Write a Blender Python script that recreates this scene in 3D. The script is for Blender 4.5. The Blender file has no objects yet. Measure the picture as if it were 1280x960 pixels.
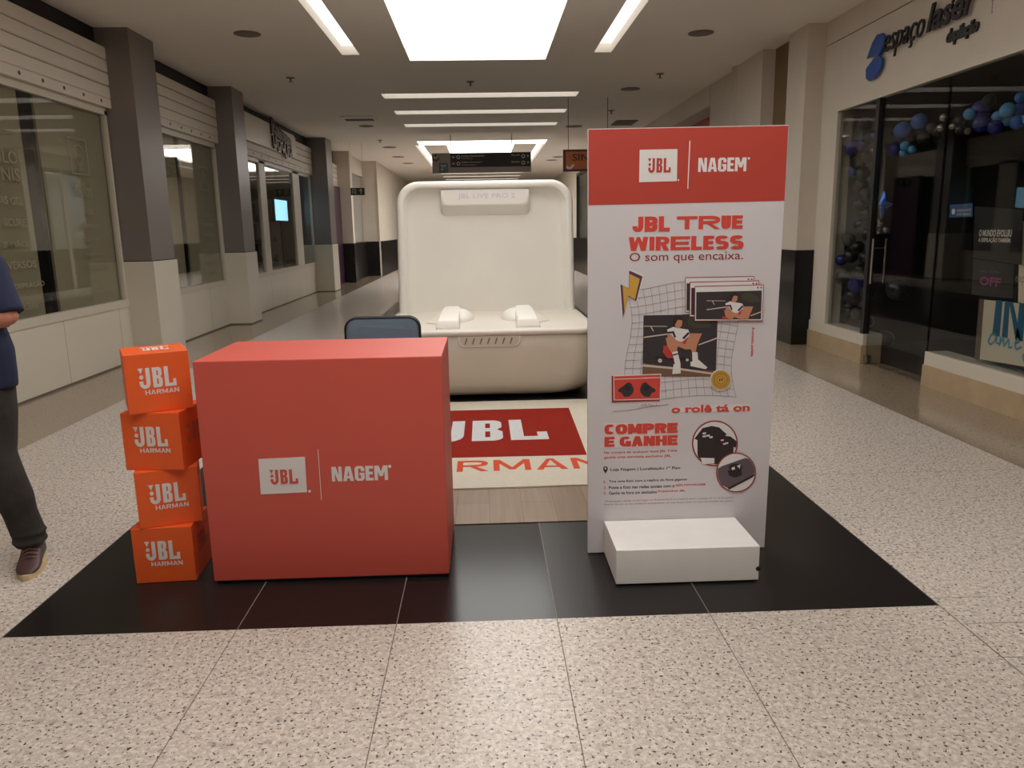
import bpy, bmesh, math, random
from mathutils import Vector, Matrix
random.seed(7)
S = bpy.context.scene
COL = S.collection

# ------------------------------------------------------------------ camera
YAW, PITCH, ROLL, FPX, CAMH = 0.033784, 0.199177, -0.017683, 960.0, 1.55
_f = Vector((math.sin(YAW)*math.cos(PITCH), math.cos(YAW)*math.cos(PITCH), -math.sin(PITCH)))
_r = Vector((math.cos(YAW), -math.sin(YAW), 0)); _u = _r.cross(_f)
RV = _r*math.cos(ROLL) + _u*math.sin(ROLL); UV = -_r*math.sin(ROLL) + _u*math.cos(ROLL); FV = _f
cd = bpy.data.cameras.new('camera'); cam = bpy.data.objects.new('camera', cd); COL.objects.link(cam)
cam.matrix_world = Matrix(((RV.x, UV.x, -FV.x, 0), (RV.y, UV.y, -FV.y, 0), (RV.z, UV.z, -FV.z, CAMH), (0, 0, 0, 1)))
cd.sensor_width = 36.0; cd.lens = FPX/1280*36.0; cd.clip_end = 200
S.camera = cam

# ------------------------------------------------------------------ light and exposure
W = bpy.data.worlds.new('world'); S.world = W; W.use_nodes = True
W.node_tree.nodes['Background'].inputs[0].default_value = (1, .93, .85, 1)
W.node_tree.nodes['Background'].inputs[1].default_value = 0.05
SKY_L = 4.1          # big luminous ceiling panels
SLIT_L = 1.35         # light slots
WARM = (1.0, .975, .942)
S.view_settings.view_transform = 'Standard'; S.view_settings.look = 'None'
S.view_settings.exposure = 0.0; S.view_settings.gamma = 1.0; S.view_settings.use_curve_mapping = False
try:
    S.cycles.max_bounces = 10; S.cycles.diffuse_bounces = 5; S.cycles.transparent_max_bounces = 16
    S.cycles.sample_clamp_indirect = 4.0
except Exception: pass

CEIL = 3.93
def ray(px, py):
    return RV*((px-640)/FPX) + UV*((480-py)/FPX) + FV
def at(px, py, ax, c):
    d = ray(px, py); o = Vector((0, 0, CAMH)); return o + d*((c-o[ax])/d[ax])
def aty(px, py, y): return at(px, py, 1, y)
def atx(px, py, x): return at(px, py, 0, x)
def atz(px, py, z): return at(px, py, 2, z)

# ------------------------------------------------------------------ materials
MATS = {}
def lin(c):
    return tuple(((v/255)/12.92 if v/255 <= .04045 else ((v/255+.055)/1.055)**2.4) for v in c)
def mat(name, rgb, rough=.5, metal=0., spec=.5, srgb=True, noise=0., nscale=8., bump=0., bscale=40., coat=0., sheen=0.):
    if name in MATS: return MATS[name]
    m = bpy.data.materials.new(name); m.use_nodes = True; nt = m.node_tree; b = nt.nodes['Principled BSDF']
    c = lin(rgb) if srgb else rgb
    b.inputs['Base Color'].default_value = (*c, 1); b.inputs['Roughness'].default_value = rough
    b.inputs['Metallic'].default_value = metal; b.inputs['Specular IOR Level'].default_value = spec
    b.inputs['Coat Weight'].default_value = coat; b.inputs['Sheen Weight'].default_value = sheen
    if noise or bump:
        tc = nt.nodes.new('ShaderNodeTexCoord')
    if noise:
        n = nt.nodes.new('ShaderNodeTexNoise'); n.inputs['Scale'].default_value = nscale; n.inputs['Detail'].default_value = 5
        nt.links.new(tc.outputs['Object'], n.inputs['Vector'])
        r = nt.nodes.new('ShaderNodeMapRange'); r.inputs[3].default_value = 1-noise; r.inputs[4].default_value = 1+noise
        r.inputs[1].default_value = .3; r.inputs[2].default_value = .7
        nt.links.new(n.outputs[0], r.inputs[0])
        x = nt.nodes.new('ShaderNodeVectorMath'); x.operation = 'SCALE'; x.inputs[0].default_value = c
        nt.links.new(r.outputs[0], x.inputs['Scale']); nt.links.new(x.outputs[0], b.inputs['Base Color'])
    if bump:
        n = nt.nodes.new('ShaderNodeTexNoise'); n.inputs['Scale'].default_value = bscale; n.inputs['Detail'].default_value = 4
        nt.links.new(tc.outputs['Object'], n.inputs['Vector'])
        bp = nt.nodes.new('ShaderNodeBump'); bp.inputs['Strength'].default_value = bump; bp.inputs['Distance'].default_value = .01
        nt.links.new(n.outputs[0], bp.inputs['Height']); nt.links.new(bp.outputs[0], b.inputs['Normal'])
    MATS[name] = m; return m
def emit(name, rgb, s):
    m = bpy.data.materials.new(name); m.use_nodes = True; b = m.node_tree.nodes['Principled BSDF']
    b.inputs['Base Color'].default_value = (.7, .7, .7, 1)
    b.inputs['Emission Color'].default_value = (*rgb, 1); b.inputs['Emission Strength'].default_value = s
    MATS[name] = m; return m
def glass(name, tint=(.93, .95, .94), k=1.0, rough=.02):
    m = bpy.data.materials.new(name); m.use_nodes = True; nt = m.node_tree
    nt.nodes.remove(nt.nodes['Principled BSDF']); out = nt.nodes['Material Output']
    t = nt.nodes.new('ShaderNodeBsdfTransparent'); t.inputs[0].default_value = (*tint, 1)
    g = nt.nodes.new('ShaderNodeBsdfGlossy'); g.inputs['Roughness'].default_value = rough
    f = nt.nodes.new('ShaderNodeFresnel'); f.inputs[0].default_value = 1.5
    mu = nt.nodes.new('ShaderNodeMath'); mu.operation = 'MULTIPLY'; mu.inputs[1].default_value = k; mu.use_clamp = True
    mx = nt.nodes.new('ShaderNodeMixShader')
    ge = nt.nodes.new('ShaderNodeNewGeometry'); im = nt.nodes.new('ShaderNodeMapRange'); im.inputs[3].default_value = 1.5; im.inputs[4].default_value = 1/1.5
    nt.links.new(ge.outputs['Backfacing'], im.inputs[0]); nt.links.new(im.outputs[0], f.inputs[0])
    nt.links.new(f.outputs[0], mu.inputs[0]); nt.links.new(mu.outputs[0], mx.inputs[0])
    nt.links.new(t.outputs[0], mx.inputs[1]); nt.links.new(g.outputs[0], mx.inputs[2]); nt.links.new(mx.outputs[0], out.inputs[0])
    MATS[name] = m; return m
def granite(name, base, dark, light, rough, spec=.5, sc=1.0, amt=.42):
    m = bpy.data.materials.new(name); m.use_nodes = True; nt = m.node_tree; b = nt.nodes['Principled BSDF']
    b.inputs['Roughness'].default_value = rough; b.inputs['Specular IOR Level'].default_value = spec
    tc = nt.nodes.new('ShaderNodeTexCoord')
    def nz(scale, det, lo, hi, off):
        mp = nt.nodes.new('ShaderNodeMapping'); mp.inputs['Location'].default_value = (off, off*.7, 0)
        nt.links.new(tc.outputs['Object'], mp.inputs[0])
        n = nt.nodes.new('ShaderNodeTexNoise'); n.inputs['Scale'].default_value = scale*sc; n.inputs['Detail'].default_value = det
        n.inputs['Roughness'].default_value = .6
        nt.links.new(mp.outputs[0], n.inputs['Vector'])
        r = nt.nodes.new('ShaderNodeMapRange'); r.inputs[1].default_value = lo; r.inputs[2].default_value = hi
        nt.links.new(n.outputs[0], r.inputs[0]); return r.outputs[0]
    def mix(f, a, c):
        x = nt.nodes.new('ShaderNodeMix'); x.data_type = 'RGBA'
        nt.links.new(f, x.inputs[0])
        if isinstance(a, tuple): x.inputs[6].default_value = (*a, 1)
        else: nt.links.new(a, x.inputs[6])
        x.inputs[7].default_value = (*c, 1); return x.outputs[2]
    c = mix(nz(55, 3, .45, .6, 3), lin(base), lin(light))
    c = mix(nz(26, 2, .56, .75, 9), c, lin(tuple(v*.86 for v in base)))
    c = mix(nz(74, 2.5, 0.596, .635, 20), c, lin(dark))
    nt.links.new(c, b.inputs['Base Color'])
    MATS[name] = m; return m
def wood(name):
    m = bpy.data.materials.new(name); m.use_nodes = True; nt = m.node_tree; b = nt.nodes['Principled BSDF']
    b.inputs['Roughness'].default_value = .45
    tc = nt.nodes.new('ShaderNodeTexCoord')
    mp = nt.nodes.new('ShaderNodeMapping'); mp.inputs['Rotation'].default_value = (0, 0, math.pi/2)
    nt.links.new(tc.outputs['Object'], mp.inputs[0])
    br = nt.nodes.new('ShaderNodeTexBrick'); br.inputs['Scale'].default_value = 1; br.inputs['Brick Width'].default_value = 1.1
    br.inputs['Row Height'].default_value = .185; br.inputs['Mortar Size'].default_value = .0015; br.offset = .37
    br.inputs[1].default_value = (*lin((138, 115, 90)), 1); br.inputs[2].default_value = (*lin((119, 96, 73)), 1)
    br.inputs[3].default_value = (*lin((92, 72, 55)), 1)
    nt.links.new(mp.outputs[0], br.inputs['Vector'])
    m2 = nt.nodes.new('ShaderNodeMapping'); m2.inputs['Scale'].default_value = (30, 1.6, 1)
    nt.links.new(tc.outputs['Object'], m2.inputs[0])
    n = nt.nodes.new('ShaderNodeTexNoise'); n.inputs['Scale'].default_value = 1.0; n.inputs['Detail'].default_value = 6
    nt.links.new(m2.outputs[0], n.inputs['Vector'])
    r = nt.nodes.new('ShaderNodeMapRange'); r.inputs[1].default_value = .3; r.inputs[2].default_value = .7; r.inputs[3].default_value = .82; r.inputs[4].default_value = 1.12
    nt.links.new(n.outputs[0], r.inputs[0])
    x = nt.nodes.new('ShaderNodeVectorMath'); x.operation = 'SCALE'
    nt.links.new(br.outputs[0], x.inputs[0]); nt.links.new(r.outputs[0], x.inputs['Scale']); nt.links.new(x.outputs[0], b.inputs['Base Color'])
    MATS[name] = m; return m

GRAN = granite('pale_granite', (194, 183, 172), (76, 68, 60), (218, 208, 198), .26, .25)
GRANB = granite('brown_granite', (150, 132, 112), (112, 96, 80), (162, 146, 126), .12, .6, 1.2)
BLACK = mat('black_granite', (30, 27, 26), .3, spec=.32, noise=.25, nscale=60)
BLACKG = mat('polished_black_tile', (28, 27, 26), .17, spec=.24, noise=.3, nscale=60)
SEAM = mat('tile_joint', (120, 112, 104), .7)
SEAMD = mat('dark_joint', (104, 94, 85), .7)
WOOD = wood('wood_vinyl')
WALLW = mat('white_laminate', (214, 206, 190), .32)
WALLB = mat('beige_paint', (208, 198, 184), .7, noise=.03, nscale=2)
CEILM = mat('ceiling_paint', (238, 230, 219), .9)
GREYM = mat('brushed_grey_metal', (132, 124, 120), .36, metal=.25)
DARKM = mat('dark_gap', (22, 20, 22), .6)
ALU = mat('pale_aluminium', (205, 196, 180), .4)
BOARD = mat('beige_window_board', (152, 138, 112), .8)
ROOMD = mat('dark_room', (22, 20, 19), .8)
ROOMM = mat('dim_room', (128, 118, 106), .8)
GLASS = glass('window_glass')
GLASSD = glass('tinted_glass', (.86, .87, .86), .62)
PAPERT = mat('etched_lettering', (140, 130, 108), .7)
RED = mat('red_panel', (208, 89, 75), .5, noise=.02, nscale=3)
BANW = mat('banner_white', (214, 208, 211), .55, bump=.12, bscale=5)
BANR = mat('banner_red', (184, 66, 54), .5)
WHITE = mat('white_print', (226, 222, 220), .55)
REDP = mat('red_print', (214, 72, 60), .55)
DREDP = mat('dark_red_print', (150, 45, 45), .6)
BLKP = mat('black_print', (40, 34, 36), .6)
ORANGE = mat('orange_card', (240, 98, 38), .5)
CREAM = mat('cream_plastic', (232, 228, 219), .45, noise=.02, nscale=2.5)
CREAMD = mat('cream_recess_shade', (216, 208, 192), .45)  # darker cream, only for the wedges that imitate a shaded recess
LILAC = mat('lilac_lettering', (206, 196, 212), .5)
SLOTM = mat('dark_slot', (118, 104, 86), .6)
RUGW = mat('white_rug', (205, 197, 180), .95, 0, .1, bump=.6, bscale=160, noise=.03, nscale=40)
RUGR = mat('red_rug', (140, 38, 27), .95, 0, .1, bump=.6, bscale=160, noise=.06, nscale=60)
RUGG = mat('grey_rug', (200, 200, 200), .95, bump=.6, bscale=160, noise=.05, nscale=60)
RUGO = mat('orange_rug', (206, 74, 36), .95, bump=.6, bscale=160)
CHAIRF = mat('blue_grey_fabric', (106, 124, 142), .85, bump=.2, bscale=200)
BLKPL = mat('black_plastic', (24, 24, 26), .45)
CHROME = mat('steel', (190, 186, 180), .25, metal=1)
BOXW = mat('white_box_paint', (243, 240, 236), .5, noise=.02, nscale=8)

# ------------------------------------------------------------------ mesh builder
class MB:
    def __init__(s): s.v = []; s.f = []; s.m = []; s.mats = []; s.sm = []
    def mi(s, m):
        if m not in s.mats: s.mats.append(m)
        return s.mats.index(m)
    def add(s, vs, fs, m, smooth=False):
        o = len(s.v); k = s.mi(m); s.v += [tuple(v) for v in vs]
        for f in fs: s.f.append(tuple(i+o for i in f)); s.m.append(k); s.sm.append(smooth)
        return s
    def box(s, x0, x1, y0, y1, z0, z1, m):
        v = [(x, y, z) for z in (z0, z1) for y in (y0, y1) for x in (x0, x1)]
        return s.add(v, [(0, 2, 3, 1), (4, 5, 7, 6), (0, 1, 5, 4), (2, 6, 7, 3), (0, 4, 6, 2), (1, 3, 7, 5)], m)
    def quad(s, a, b, c, d, m): return s.add([a, b, c, d], [(0, 1, 2, 3)], m)
    def prism(s, poly, M, h, m, smooth=False):
        """poly in 2D, M(u,v,w) -> world; w from 0 to h"""
        n = len(poly); v = [M(u, w, 0) for u, w in poly] + [M(u, w, h) for u, w in poly]
        a = sum(poly[i][0]*poly[(i+1) % n][1]-poly[(i+1) % n][0]*poly[i][1] for i in range(n))
        top, bot = tuple(range(n, 2*n)), tuple(range(n-1, -1, -1))
        sides = [(i, (i+1) % n, n+(i+1) % n, n+i) for i in range(n)]
        if a < 0: top, bot = top[::-1], bot[::-1]; sides = [q[::-1] for q in sides]
        return s.add(v, [top, bot], m).add(v, sides, m, smooth)
    def loft(s, rings, m, cap=True, smooth=True, closed=True):
        n = len(rings[0]); v = [p for r in rings for p in r]; f = []
        for i in range(len(rings)-1):
            for j in range(n if closed else n-1):
                k = (j+1) % n; f.append((i*n+j, i*n+k, (i+1)*n+k, (i+1)*n+j))
        s.add(v, f, m, smooth)
        if cap: s.add(rings[0], [tuple(range(n-1, -1, -1))], m); s.add(rings[-1], [tuple(range(n))], m)
        return s
    def tube(s, pts, r, m, seg=10, cap=True):
        pts = [Vector(p) for p in pts]; rr = r if isinstance(r, (list, tuple)) else [r]*len(pts); rings = []
        t0 = (pts[1]-pts[0]).normalized(); a = Vector((0, 0, 1)) if abs(t0.z) < .9 else Vector((1, 0, 0))
        n = t0.cross(a).normalized()
        for i, p in enumerate(pts):
            t = (pts[min(i+1, len(pts)-1)]-pts[max(i-1, 0)]).normalized()
            n = (n - t*n.dot(t)).normalized(); b = t.cross(n)
            rings.append([p + (n*math.cos(k*2*math.pi/seg) + b*math.sin(k*2*math.pi/seg))*rr[i] for k in range(seg)])
        return s.loft(rings, m, cap)
    def lathe(s, prof, c, m, seg=20, axis='z'):
        rings = []
        for r, h in prof:
            ring = []
            for k in range(seg):
                a = k*2*math.pi/seg
                p = (r*math.cos(a), r*math.sin(a), h)
                if axis == 'y': p = (p[0], -p[2], p[1])
                if axis == 'x': p = (p[2], p[0], p[1])
                ring.append((c[0]+p[0], c[1]+p[1], c[2]+p[2]))
            rings.append(ring)
        return s.loft(rings, m, True)
    def rbox(s, x0, x1, y0, y1, z0, z1, r, m, seg=5, smooth=True):
        """box with all corners rounded"""
        bm = bmesh.new(); bmesh.ops.create_cube(bm, size=1)
        for v in bm.verts: v.co = Vector(((x0+x1)/2+v.co.x*(x1-x0), (y0+y1)/2+v.co.y*(y1-y0), (z0+z1)/2+v.co.z*(z1-z0)))
        bmesh.ops.bevel(bm, geom=list(bm.edges), offset=r, segments=seg, profile=.5, affect='EDGES')
        return s.bm(bm, m, smooth)
    def bm(s, bm, m, smooth=True):
        bm.verts.index_update(); bm.verts.ensure_lookup_table()
        s.add([v.co[:] for v in bm.verts], [[v.index for v in f.verts] for f in bm.faces], m, smooth); bm.free(); return s
    def xform(s, M): s.v = [tuple(M @ Vector(v)) for v in s.v]; return s
    def build(s, name, parent=None, loc=None, smooth_angle=None):
        me = bpy.data.meshes.new(name); o = Vector((0, 0, 0))
        if loc is not None: o = Vector(loc)
        me.from_pydata([tuple(Vector(v)-o) for v in s.v], [], s.f)
        for m in s.mats: me.materials.append(m)
        me.polygons.foreach_set('material_index', s.m); me.polygons.foreach_set('use_smooth', s.sm); me.update()
        ob = bpy.data.objects.new(name, me); COL.objects.link(ob)
        if parent is not None: ob.parent = parent
        if loc is not None: ob.location = o
        return ob
def tag(o, label, cat, group=None, kind=None):
    o['label'] = label; o['category'] = cat
    if group: o['group'] = group
    if kind: o['kind'] = kind
    return o
def struct(o): o['kind'] = 'structure'; return o
def thing(name, label, cat, loc=(0, 0, 0), rz=0, group=None):
    o = bpy.data.objects.new(name, None); COL.objects.link(o); o.location = loc; o.rotation_euler = (0, 0, rz); o.empty_display_size = .1
    return tag(o, label, cat, group)
class T:
    """a thing whose parts are given in world coordinates"""
    def __init__(s, name, label, cat, base, group=None): s.base = Vector(base); s.o = thing(name, label, cat, base, 0, group)
    def part(s, name, mb, parent=None, label=None):
        mb.v = [tuple(Vector(v)-s.base) for v in mb.v]
        c = mb.build(name, parent or s.o)
        if label: c['label'] = label
        return c
def rrect(x0, x1, z0, z1, r, n=6, corners='abcd'):
    p = []
    for cx, cz, a0, k in ((x1-r, z0+r, -90, 'a'), (x1-r, z1-r, 0, 'b'), (x0+r, z1-r, 90, 'c'), (x0+r, z0+r, 180, 'd')):
        if k in corners:
            for i in range(n+1):
                a = math.radians(a0+90*i/n); p.append((cx+r*math.cos(a), cz+r*math.sin(a)))
        else:
            p.append({'a': (x1, z0), 'b': (x1, z1), 'c': (x0, z1), 'd': (x0, z0)}[k])
    return p
def circ(cx, cz, r, n=24): return [(cx+r*math.cos(i*2*math.pi/n), cz+r*math.sin(i*2*math.pi/n)) for i in range(n)]
_tc = {}
def textmesh(s, bold=0., shear=0., space=1.):
    k = (s, bold, shear, space)
    if k not in _tc:
        c = bpy.data.curves.new('lettering', 'FONT'); c.body = s; c.fill_mode = 'FRONT'; c.offset = bold; c.shear = shear; c.resolution_u = 3
        c.space_character = space
        o = bpy.data.objects.new('lettering', c); m = o.to_mesh()
        v = [(p.co.x, p.co.y) for p in m.vertices]; f = [tuple(p.vertices) for p in m.polygons]
        o.to_mesh_clear(); bpy.data.objects.remove(o); bpy.data.curves.remove(c)
        _tc[k] = (v, f)
    return _tc[k]
def text(mb, s, rect, M, m, bold=0., shear=0., space=1., keep=None, depth=0., lift=0.):
    """fit the words into rect=(u0,u1,v0,v1) of the plane M(u,v,w)"""
    v, f = textmesh(s, bold, shear, space)
    if not v: return
    ax, bx = min(p[0] for p in v), max(p[0] for p in v); ay, by = min(p[1] for p in v), max(p[1] for p in v)
    u0, u1, v0, v1 = rect; sx, sy = (u1-u0)/(bx-ax), (v1-v0)/(by-ay)
    P = [(u0+(p[0]-ax)*sx, v0+(p[1]-ay)*sy) for p in v]
    fl = []
    a = sum((P[q[1]][0]-P[q[0]][0])*(P[q[2]][1]-P[q[0]][1])-(P[q[2]][0]-P[q[0]][0])*(P[q[1]][1]-P[q[0]][1]) for q in f)
    mb.add([M(p[0], p[1], lift+depth) for p in P], f if a > 0 else [q[::-1] for q in f], m)
    if depth:
        from collections import Counter
        e = {}
        for q in f:
            for i in range(len(q)): e.setdefault(frozenset((q[i], q[(i+1) % len(q)])), []).append((q[i], q[(i+1) % len(q)]))
        n = len(P); vs = [M(p[0], p[1], lift) for p in P]+[M(p[0], p[1], lift+depth) for p in P]
        mb.add(vs, [(x[0][0], x[0][1], n+x[0][1], n+x[0][0]) for x in e.values() if len(x) == 1], m)

# letter shapes of the speaker maker's sign, drawn in a 190 x 100 field
def _arc(cx, cy, r, a0, a1, n=6): return [(cx+r*math.cos(math.radians(a0+(a1-a0)*i/n)), cy+r*math.sin(math.radians(a0+(a1-a0)*i/n))) for i in range(n+1)]
LOGO = [
    [(0, 100), (27, 100), (13.5, 72)], circ(15, 56, 10.5, 16),
    [(38, 100), (38, 24)] + _arc(30, 24, 8, 0, -180)[1:] + [(22, 36), (3, 36), (3, 26)] + _arc(31, 26, 28, 180, 360, 10)[1:] + [(59, 100)],
    [(72, 0), (72, 100), (93, 100), (93, 0)], [(93, 84), (93, 100), (102, 100), (102, 84)], [(93, 44), (93, 60), (102, 60), (102, 44)], [(93, 0), (93, 16), (102, 16), (102, 0)],
    [(102, 100)] + _arc(104, 84, 16, 90, 0) + [(120, 64)] + [(112, 52), (101, 52), (101, 100)],
    [(101, 52), (112, 52), (121, 42), (121, 16)] + _arc(105, 16, 16, 0, -90) + [(101, 0)],
    [(133, 0), (133, 100), (154, 100), (154, 0)], [(154, 0), (154, 16), (176, 16), (176, 36), (192, 36), (192, 0)],
]
def logo(mb, rect, M, m, h=.0012, mark=True):
    u0, u1, v0, v1 = rect
    for k, p in enumerate(LOGO):
        if k < 2 and not mark: continue
        mb.prism([(u0+x/192*(u1-u0), v0+y/100*(v1-v0)) for x, y in p], M, h+k*.00004, m)
# heavy condensed capitals for the shop's name, each drawn in a 100-high field
HEAVY = {
 'N': (62, [[(0,0),(0,100),(19,100),(19,0)],[(43,0),(43,100),(62,100),(62,0)],[(8,100),(26,100),(54,0),(36,0)]]),
 'A': (66, [[(0,0),(18,100),(48,100),(66,0),(44,0),(33,78),(22,0)],[(20,18),(20,34),(46,34),(46,18)]]),
 'G': (60, [[(0,14),(0,86),(14,100),(46,100),(60,86),(60,66),(38,66),(38,84),(22,84),(22,16),(0,14)][:10],[(0,14),(14,0),(46,0),(60,14),(60,54),(30,54),(30,38),(38,38),(38,16),(22,16)]]),
 'E': (48, [[(0,0),(0,100),(22,100),(22,0)],[(22,82),(22,100),(48,100),(48,82)],[(22,42),(22,59),(44,59),(44,42)],[(22,0),(22,18),(48,18),(48,0)]]),
 'M': (82, [[(0,0),(0,100),(20,100),(20,0)],[(62,0),(62,100),(82,100),(82,0)],[(6,100),(28,100),(50,28),(32,28)],[(54,100),(76,100),(50,28),(32,28)]]),
}
def heavy(mb, word, rect, M, m, h=.0012):
    tot = sum(HEAVY[c][0]+7 for c in word)-7; u0, u1, v0, v1 = rect; x = 0
    for c in word:
        w, ps = HEAVY[c]
        for i, p in enumerate(ps): mb.prism([(u0+(x+a)/tot*(u1-u0), v0+b/100*(v1-v0)) for a, b in p], M, h+i*.00004, m)
        x += w+7
def _ring(x0, x1, y0, y1, t, h, a0, a1, n=10):
    cx, cy, rx, ry = (x0+x1)/2, (y0+y1)/2, (x1-x0)/2, (y1-y0)/2; P = []
    for i in range(n+1):
        a = math.radians(a0+(a1-a0)*i/n); c, d = math.cos(a), math.sin(a); e = .8
        u, v = math.copysign(abs(c)**e, c), math.copysign(abs(d)**e, d); P.append(((cx+rx*u, cy+ry*v), (cx+(rx-t)*u, cy+(ry-h)*v)))
    return [[P[i][0], P[i][1], P[i+1][1], P[i+1][0]] for i in range(n)]
def glyph(c, w, t, h):
    R = lambda a, b, y0, y1: [(a, y0), (a, y1), (b, y1), (b, y0)]
    m = (100-h)/2
    if c == 'I': return [R(0, w, 0, 100)]
    if c == 'L': return [R(0, t, 0, 100), R(t, w, 0, h)]
    if c == 'T': return [R(w/2-t/2, w/2+t/2, 0, 100-h), R(0, w, 100-h, 100)]
    if c == 'E': return [R(0, t, 0, 100), R(t, w, 0, h), R(t, w*.94, m, m+h), R(t, w, 100-h, 100)]
    if c == 'H': return [R(0, t, 0, 100), R(w-t, w, 0, 100), R(t, w-t, m, m+h)]
    if c == 'U': return [R(0, t, 38, 100), R(w-t, w, 38, 100)] + _ring(0, w, 0, 76, t, h, 180, 360)
    if c == 'J': return [R(w-t, w, 38, 100)] + _ring(0, w, 0, 76, t, h, 180, 360)
    if c == 'O': return _ring(0, w, 0, 100, t, h, 0, 360, 24)
    if c == 'C': return _ring(0, w, 0, 100, t, h, 40, 320, 18)
    if c == 'G': return _ring(0, w, 0, 100, t, h, 40, 300, 18) + [R(w-t, w, 0, 54), R(w*.52, w-t, 54-h, 54)]
    if c == 'S': return _ring(0, w, m, 100, t, h, 30, 270, 14) + _ring(0, w, 0, m+h, t, h, 90, -150, 14)
    if c in 'BPR':
        o = [R(0, t, 0, 100), R(t, w*.5, 100-h, 100), R(t, w*.5, m, m+h)] + _ring(w*.5-(w*.5), w, m, 100, t, h, 90, -90, 10)
        if c == 'B': o += [R(t, w*.5, 0, h)] + _ring(0, w, 0, m+h, t, h, 90, -90, 10)
        if c == 'R': o += [[(w*.42, m), (w*.42+t*.9, m+2), (w, 0), (w-t*1.15, 0)]]
        return o
    if c == 'A': return [[(0, 0), (t*1.05, 0), (w/2+t*.2, 100), (w/2-t*.55, 100)], [(w, 0), (w-t*1.05, 0), (w/2-t*.2, 100), (w/2+t*.55, 100)], R(w*.25, w*.75, 20, 20+h*.8)]
    if c == 'N': return [R(0, t, 0, 100), R(w-t, w, 0, 100), [(0, 100), (t*1.1, 100), (w, 0), (w-t*1.1, 0)]]
    if c == 'M': return [R(0, t, 0, 100), R(w-t, w, 0, 100), [(0, 100), (t*1.1, 100), (w/2+t*.45, 10), (w/2-t*.45, 10)], [(w, 100), (w-t*1.1, 100), (w/2-t*.45, 10), (w/2+t*.45, 10)]]
    if c == 'W': return [[(0, 100), (t, 100), (w*.25+t*.5, 0), (w*.25-t*.5, 0)], [(w*.25-t*.5, 0), (w*.25+t*.5, 0), (w*.5+t*.3, 100), (w*.5-t*.3, 100)], [(w*.75-t*.5, 0), (w*.75+t*.5, 0), (w*.5+t*.3, 100), (w*.5-t*.3, 100)], [(w, 100), (w-t, 100), (w*.75-t*.5, 0), (w*.75+t*.5, 0)]]
    return []
GW = {'I': .34, 'W': 1.35, 'M': 1.2, ' ': .35, 'E': .88, 'L': .85, 'J': .85, 'C': .9}
def block(mb, word, rect, M, m, wd=70, t=26, h=22, gap=7, th=.0004, lift=0., widths=None):
    ws = [(widths[i] if widths else GW.get(c, 1.0))*wd if c != 'I' else t for i, c in enumerate(word)]
    tot = sum(ws)+gap*(len(word)-1); u0, u1, v0, v1 = rect; x = 0; n = 0
    for c, w in zip(word, ws):
        for p in glyph(c, w, t, h): mb.prism([(u0+(x+a)/tot*(u1-u0), v0+b/100*(v1-v0)) for a, b in p], lambda u, v, q: M(u, v, q+lift), th+n*.00003, m); n += 1
        x += w+gap
def front(y):   # plane facing the camera (-Y): u = X, v = Z
    return lambda u, v, w: (u, y-w, v)
def left(x):    # left wall, faces +X: u runs with +Y seen from the corridor (right-hand = +Y)
    return lambda u, v, w: (x+w, u, v)
def right(x):   # right wall, faces -X: u = -Y
    return lambda u, v, w: (x-w, -u, v)

# ================================================================== STRUCTURE
XL, XR = -4.42, 4.23
Y0, Y1 = -8.0, 46.0
fb = MB()
def fq(x0, x1, y0, y1, m, z=0.): fb.quad((x0, y0, z), (x1, y0, z), (x1, y1, z), (x0, y1, z), m)
FX0, FX1, FY = -1.94, 1.84, 2.854
fq(-9, -3.5, Y0, Y1, GRANB); fq(3.4, 8.5, Y0, Y1, GRANB)
fq(-3.5, FX0, Y0, Y1, GRAN); fq(FX1, 3.4, Y0, Y1, GRAN)
fq(FX0, FX1, Y0, FY, GRAN); fq(FX0, FX1, 22.0, Y1, GRAN)
TX = [-1.02, -.385, .262, .885]
fq(FX0, TX[1], FY, 3.9, BLACK); fq(TX[1], TX[2], FY, 3.9, BLACKG); fq(TX[2], FX1, FY, 3.9, BLACK)
fq(FX0, -1.31, 3.9, 22, BLACK); fq(1.21, FX1, 3.9, 22, BLACK); fq(-1.31, 1.21, 3.9, 22, BLACK)
for x in TX:
    fq(x-.0022, x+.0022, FY, 3.9, SEAM, .0006); fq(x-.0017, x+.0017, Y0, FY, SEAMD, .0006)
for x in (FX0, FX1): fq(x-.0025, x+.0025, Y0, 22, SEAMD, .0006)
for x in (-3.5, 3.4): fq(x-.002, x+.002, Y0, Y1, SEAMD, .0006)
for i in range(14):
    y = 2.914+.4535*(i-3); fq(FX1+.003, FX1+.26, y-.0015, y+.0015, SEAMD, .0006)
    y = 2.4+1.85*i; fq(-3.5, FX0, y-.0015, y+.0015, SEAMD, .0006); fq(FX1, 3.4, y-.0015+.3, y+.0015+.3, SEAMD, .0006)
for y in (4.62, 6.4, 8.2): fq(1.21, FX1, y-.0015, y+.0015, SEAM, .0006); fq(FX0, -1.31, y-.0015, y+.0015, SEAM, .0006)
struct(fb.build('floor'))

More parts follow.
